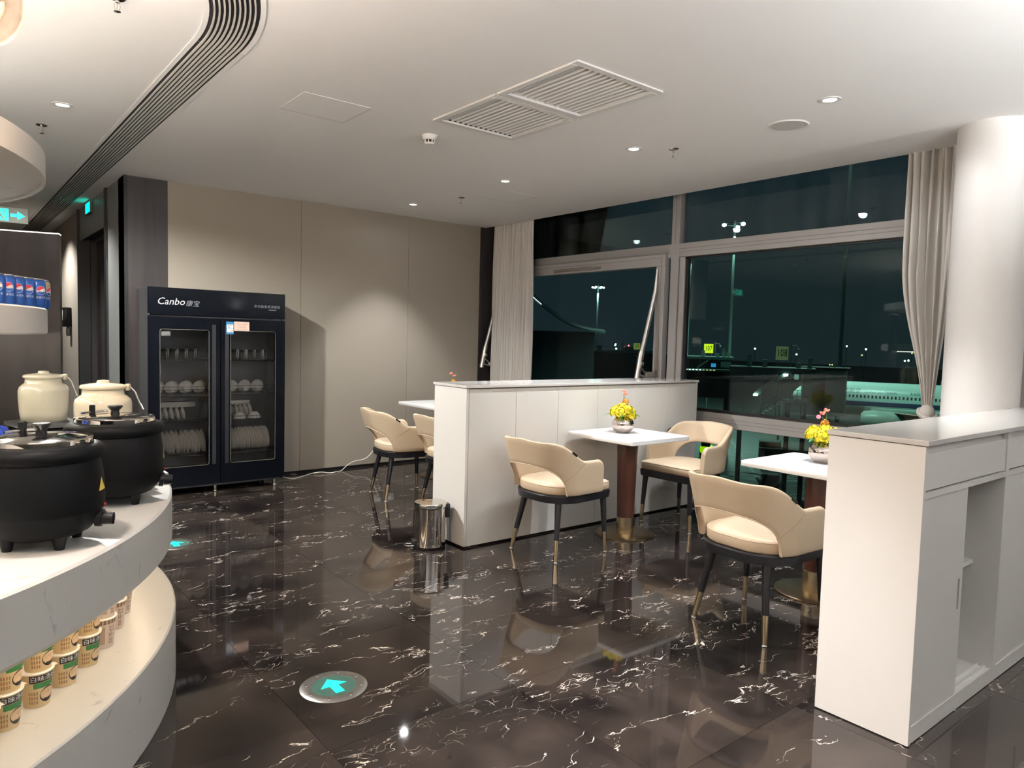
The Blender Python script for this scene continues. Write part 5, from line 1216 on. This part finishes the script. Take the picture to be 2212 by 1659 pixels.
q = B(); sph(q, (0.9, -0.3, 9.25), 0.05, 8, 6); sph(q, (1.05, -0.3, 9.25), 0.05, 8, 6); obj('roof_lamp', q, M_AMB, tD)

# stand number signs
def stand_sign(txt, label, x, y, z0, z1, w, face, strength, post):
    t = thing('stand_sign', label, 'sign', (x, y, ZG), math.atan2(y, x) - pi / 2, 'yellow stand number signs')
    h0, h1 = z0 - ZG, z1 - ZG
    bd = obj('board', box(B(), (-w / 2, -0.06, h0), (w / 2, 0.06, h1)), em('sign_yellow_' + txt, face, strength), t, smooth=False)
    obj('numerals', text_bm(txt, (h1 - h0) * 0.80, lambda a, b: (a * 0.62, -0.075, (h0 + h1) / 2 + b), 1.05), M_CBLK, bd, smooth=False)
    q = B()
    for s in (-0.35, 0.35): cyl(q, (s * w, 0, 0 if False else h0 - 1.2), (s * w, 0, h0), 0.03, seg=8)
    cyl(q, (0, 0, 0), (0, 0, h0 - 1.2), 0.10, seg=10); box(q, (-w / 2, -0.05, h0 - 1.28), (w / 2, 0.05, h0 - 1.18))
    obj('sign_post', q, M_POLE, t)
    if post:
        q = B(); tube(q, smooth_path([(w * 0.72, 0, h0 - 1.3), (w * 0.72, 0, h1 + 0.1), (w * 0.72, 0, h1 + 0.14), (w * 1.15, 0, h1 + 0.06), (w * 1.25, 0, h1 - 0.2)], 3), 0.03, 6); obj('lamp_arm', q, M_EXTP, t)
        q = B(); sph(q, (w * 1.25, 0, h1 - 0.26), 0.10, 10, 8); obj('lamp_head', q, M_EXTP, t)
stand_sign('105', 'dim yellow stand sign reading 105, beside the tilt arm', 112.9, 98.7, 0.0, 1.3, 1.35, (0.45, 0.45, 0.08), 0.45, False)
stand_sign('107', 'bright lit yellow stand sign reading 107', 81.2, 58.3, 0.25, 1.47, 1.2, (0.95, 0.90, 0.02), 1.0, True)
stand_sign('108', 'dull olive stand sign reading 108, the largest one', 60.4, 35.35, 0.17, 1.41, 1.08, (0.30, 0.34, 0.16), 0.32, True)

# airliner
a0, a1 = Vector((82.5, 48.2)), Vector((95.0, 19.6)); d = (a1 - a0); L = d.length
pl = thing('airliner', 'white airliner with blue belly stripe parked beyond the knotted curtain', 'airplane', (a0.x, a0.y, ZG), math.atan2(d.y, d.x))
R = 1.98; zc = -4.55 - ZG
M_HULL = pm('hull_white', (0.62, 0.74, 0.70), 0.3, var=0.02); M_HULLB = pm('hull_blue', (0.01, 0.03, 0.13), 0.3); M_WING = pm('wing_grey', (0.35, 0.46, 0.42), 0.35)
q = B(); prof = [(0.0, 1.4), (0.5, 1.6), (1.1, 2.2), (1.6, 3.3), (R, 6.2), (R, L - 4), (1.6, L), (0.4, L + 6), (0, L + 6.3)]
lathe(q, prof, 48)
for v in q.verts: v.co = Vector((v.co.z, v.co.x, v.co.y + zc))
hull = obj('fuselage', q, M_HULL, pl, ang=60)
# the hull side seen from the lounge is -y in the thing's space
def on_hull(x, z, e=0.012): zz = z - zc; return (x, -sqrt(max(0.0, R * R - zz * zz)) - e, z)
def hull_patch(x0, x1, z0, z1, n=8, e=0.012):
    q = B(); A = [[q.verts.new(on_hull(x0 if i == 0 else x1, z0 + (z1 - z0) * k / n, e)) for k in range(n + 1)] for i in (0, 1)]
    for k in range(n): q.faces.new((A[0][k], A[1][k], A[1][k + 1], A[0][k + 1]))
    return q
obj('belly_stripe', hull_patch(6.2, L - 4, zc - 0.75, zc - 0.22, e=0.010), M_HULLB, hull)
wq = B()
win = hull_patch(0, 0.19, zc + 0.20, zc + 0.52, 3, 0.016); wme = mesh_from(win, 'cabin_window', M_CBLK, False)
for k in range(46): o = link('cabin_window', wme, hull, (6.6 + 0.40 * k, 0, 0))
for s, sz, x, z in (('南方航空', 0.58, 7.85, 0.95), ('CHINA SOUTHERN', 0.36, 11.1, 0.88), ('B-6522', 0.38, 14.75, 0.88)):
    obj('lettering', text_bm(s, sz, lambda a, b, x=x, z=z: on_hull(x + a, zc + z + b, 0.018), 1.25 if s[0] == '中' else 1.1), M_HULLB, hull, smooth=False)
q = B(); vs = [q.verts.new(p) for p in ((9.5, -1.6, zc - 0.9), (17.5, -1.6, zc - 0.9), (21.0, -16, zc - 0.2), (18.6, -16, zc - 0.2), (9.5, -1.6, zc - 1.4), (17.5, -1.6, zc - 1.3), (21.0, -16, zc - 0.35), (18.6, -16, zc - 0.35))]
for fi in ((0, 1, 2, 3), (7, 6, 5, 4), (0, 4, 5, 1), (1, 5, 6, 2), (2, 6, 7, 3), (3, 7, 4, 0)): q.faces.new([vs[i] for i in fi])
obj('wing', q, M_WING, pl, smooth=False)
q = B(); lathe(q, [(0.75, 0), (1.05, 0.25), (1.18, 1.2), (1.05, 3.0), (0.7, 4.2), (0.3, 4.4), (0, 4.6)], 32)
for v in q.verts: v.co = Vector((9.3 + v.co.z, -6.2 + v.co.x, zc - 2.05 + v.co.y))
en = obj('engine', q, M_WING, pl); q = B(); cyl(q, (9.45, -6.2, zc - 2.05), (9.75, -6.2, zc - 2.05), 0.95, seg=28); obj('engine_fan', q, M_CBLK, en)
for x_, y_ in ((0.0, 0), (13.0, -2.6), (13.0, 2.6)):
    q = B(); cyl(q, (x_, y_, 0.55), (x_, y_, zc - 1.2), 0.14, seg=10); g = obj('landing_gear', q, M_POLE, pl); q = B(); cyl(q, (x_, y_ - 0.4, 0.55), (x_, y_ + 0.4, 0.55), 0.55, seg=20); obj('tyre', q, M_BLACK, g)
for x_ in (1.5, 17.2): q = B(); prism(q, [(x_, -0.04), (x_ + 0.5, -0.04), (x_ + 0.5, 0.04), (x_, 0.04)], zc + R - 0.1, zc + R + 0.55); obj('antenna', q, M_HULL, hull, smooth=False)

# apron equipment and scattered lights
def crate(name, label, cat, x, y, sx, sy, h, mat, rz=0.0, wheels=True):
    t = thing(name, label, cat, (x, y, ZG), rz)
    obj('body', box(B(), (-sx / 2, -sy / 2, 0.35), (sx / 2, sy / 2, h), 0.05, 1), mat, t, smooth=False); obj('cab', box(B(), (-sx / 2, -sy * 0.4, h), (-sx * 0.1, sy * 0.4, h + 0.5 * min(1, h)), 0.05, 1), M_EXTD, t, smooth=False)
    for a in (-1, 1):
        for b_ in (-1, 1): q = B(); cyl(q, (a * sx * 0.33, b_ * sy * 0.45, 0.3), (a * sx * 0.33, b_ * sy * 0.52, 0.3), 0.3, seg=14); obj('wheel', q, M_BLACK, t)
    return t
crate('ground_cart', 'neon yellow ground cart on the apron seen through chair back', 'vehicle', 56.0, 40.0, 1.5, 1.0, 0.95, em('neon_yellow_glow', (0.62, 1.0, 0.0), 0.85), rad(30))  # cart body glows on its own, brightness put into the colour
crate('service_truck', 'dark service truck on the apron under the jet bridge', 'vehicle', 57.0, 32.5, 4.5, 2.0, 1.7, M_EXTD, rad(-60))
crate('baggage_tractor', 'small dark tractor on the apron below the near table edge', 'vehicle', 46.0, 27.2, 2.4, 1.4, 1.0, M_BLACK, rad(20))
t = thing('beacon_post', 'red warning beacon glowing low behind the near vase', 'beacon', (35.4, 18.5, ZG)); q = B(); cyl(q, (0, 0, 0), (0, 0, 6.75), 0.04, seg=8); obj('post', q, M_POLE, t); q = B(); sph(q, (0, 0, 6.84), 0.11, 12, 8); obj('lamp', q, M_REDL, t)
for i, (x, y, z, mt) in enumerate(((190, 120, 0.5, M_DOT), (210, 118, -1.0, M_DOT), (230, 112, 2.0, M_DOT), (215, 100, -0.6, M_AMB), (200, 92, 1.2, M_DOT), (240, 98, -2.2, M_DOT), (170, 152, 0.4, M_REDL), (160, 148, -0.6, M_DOT), (205, 190, 0.6, M_DOT), (225, 90, 0.4, M_AMB), (208, 84, -1.6, M_DOT), (250, 96, 3.0, M_DOT))):
    t = thing('field_light', 'tiny %s light far out on the dark airfield' % ('amber' if mt is M_AMB else 'red' if mt is M_REDL else 'white'), 'light', (x, y, ZG), 0, 'far airfield lights')
    q = B(); cyl(q, (0, 0, 0), (0, 0, z - ZG), 0.08, seg=6); obj('pole', q, M_POLE, t); q = B(); sph(q, (0, 0, z - ZG), 0.28, 8, 6); obj('lamp', q, mt, t)
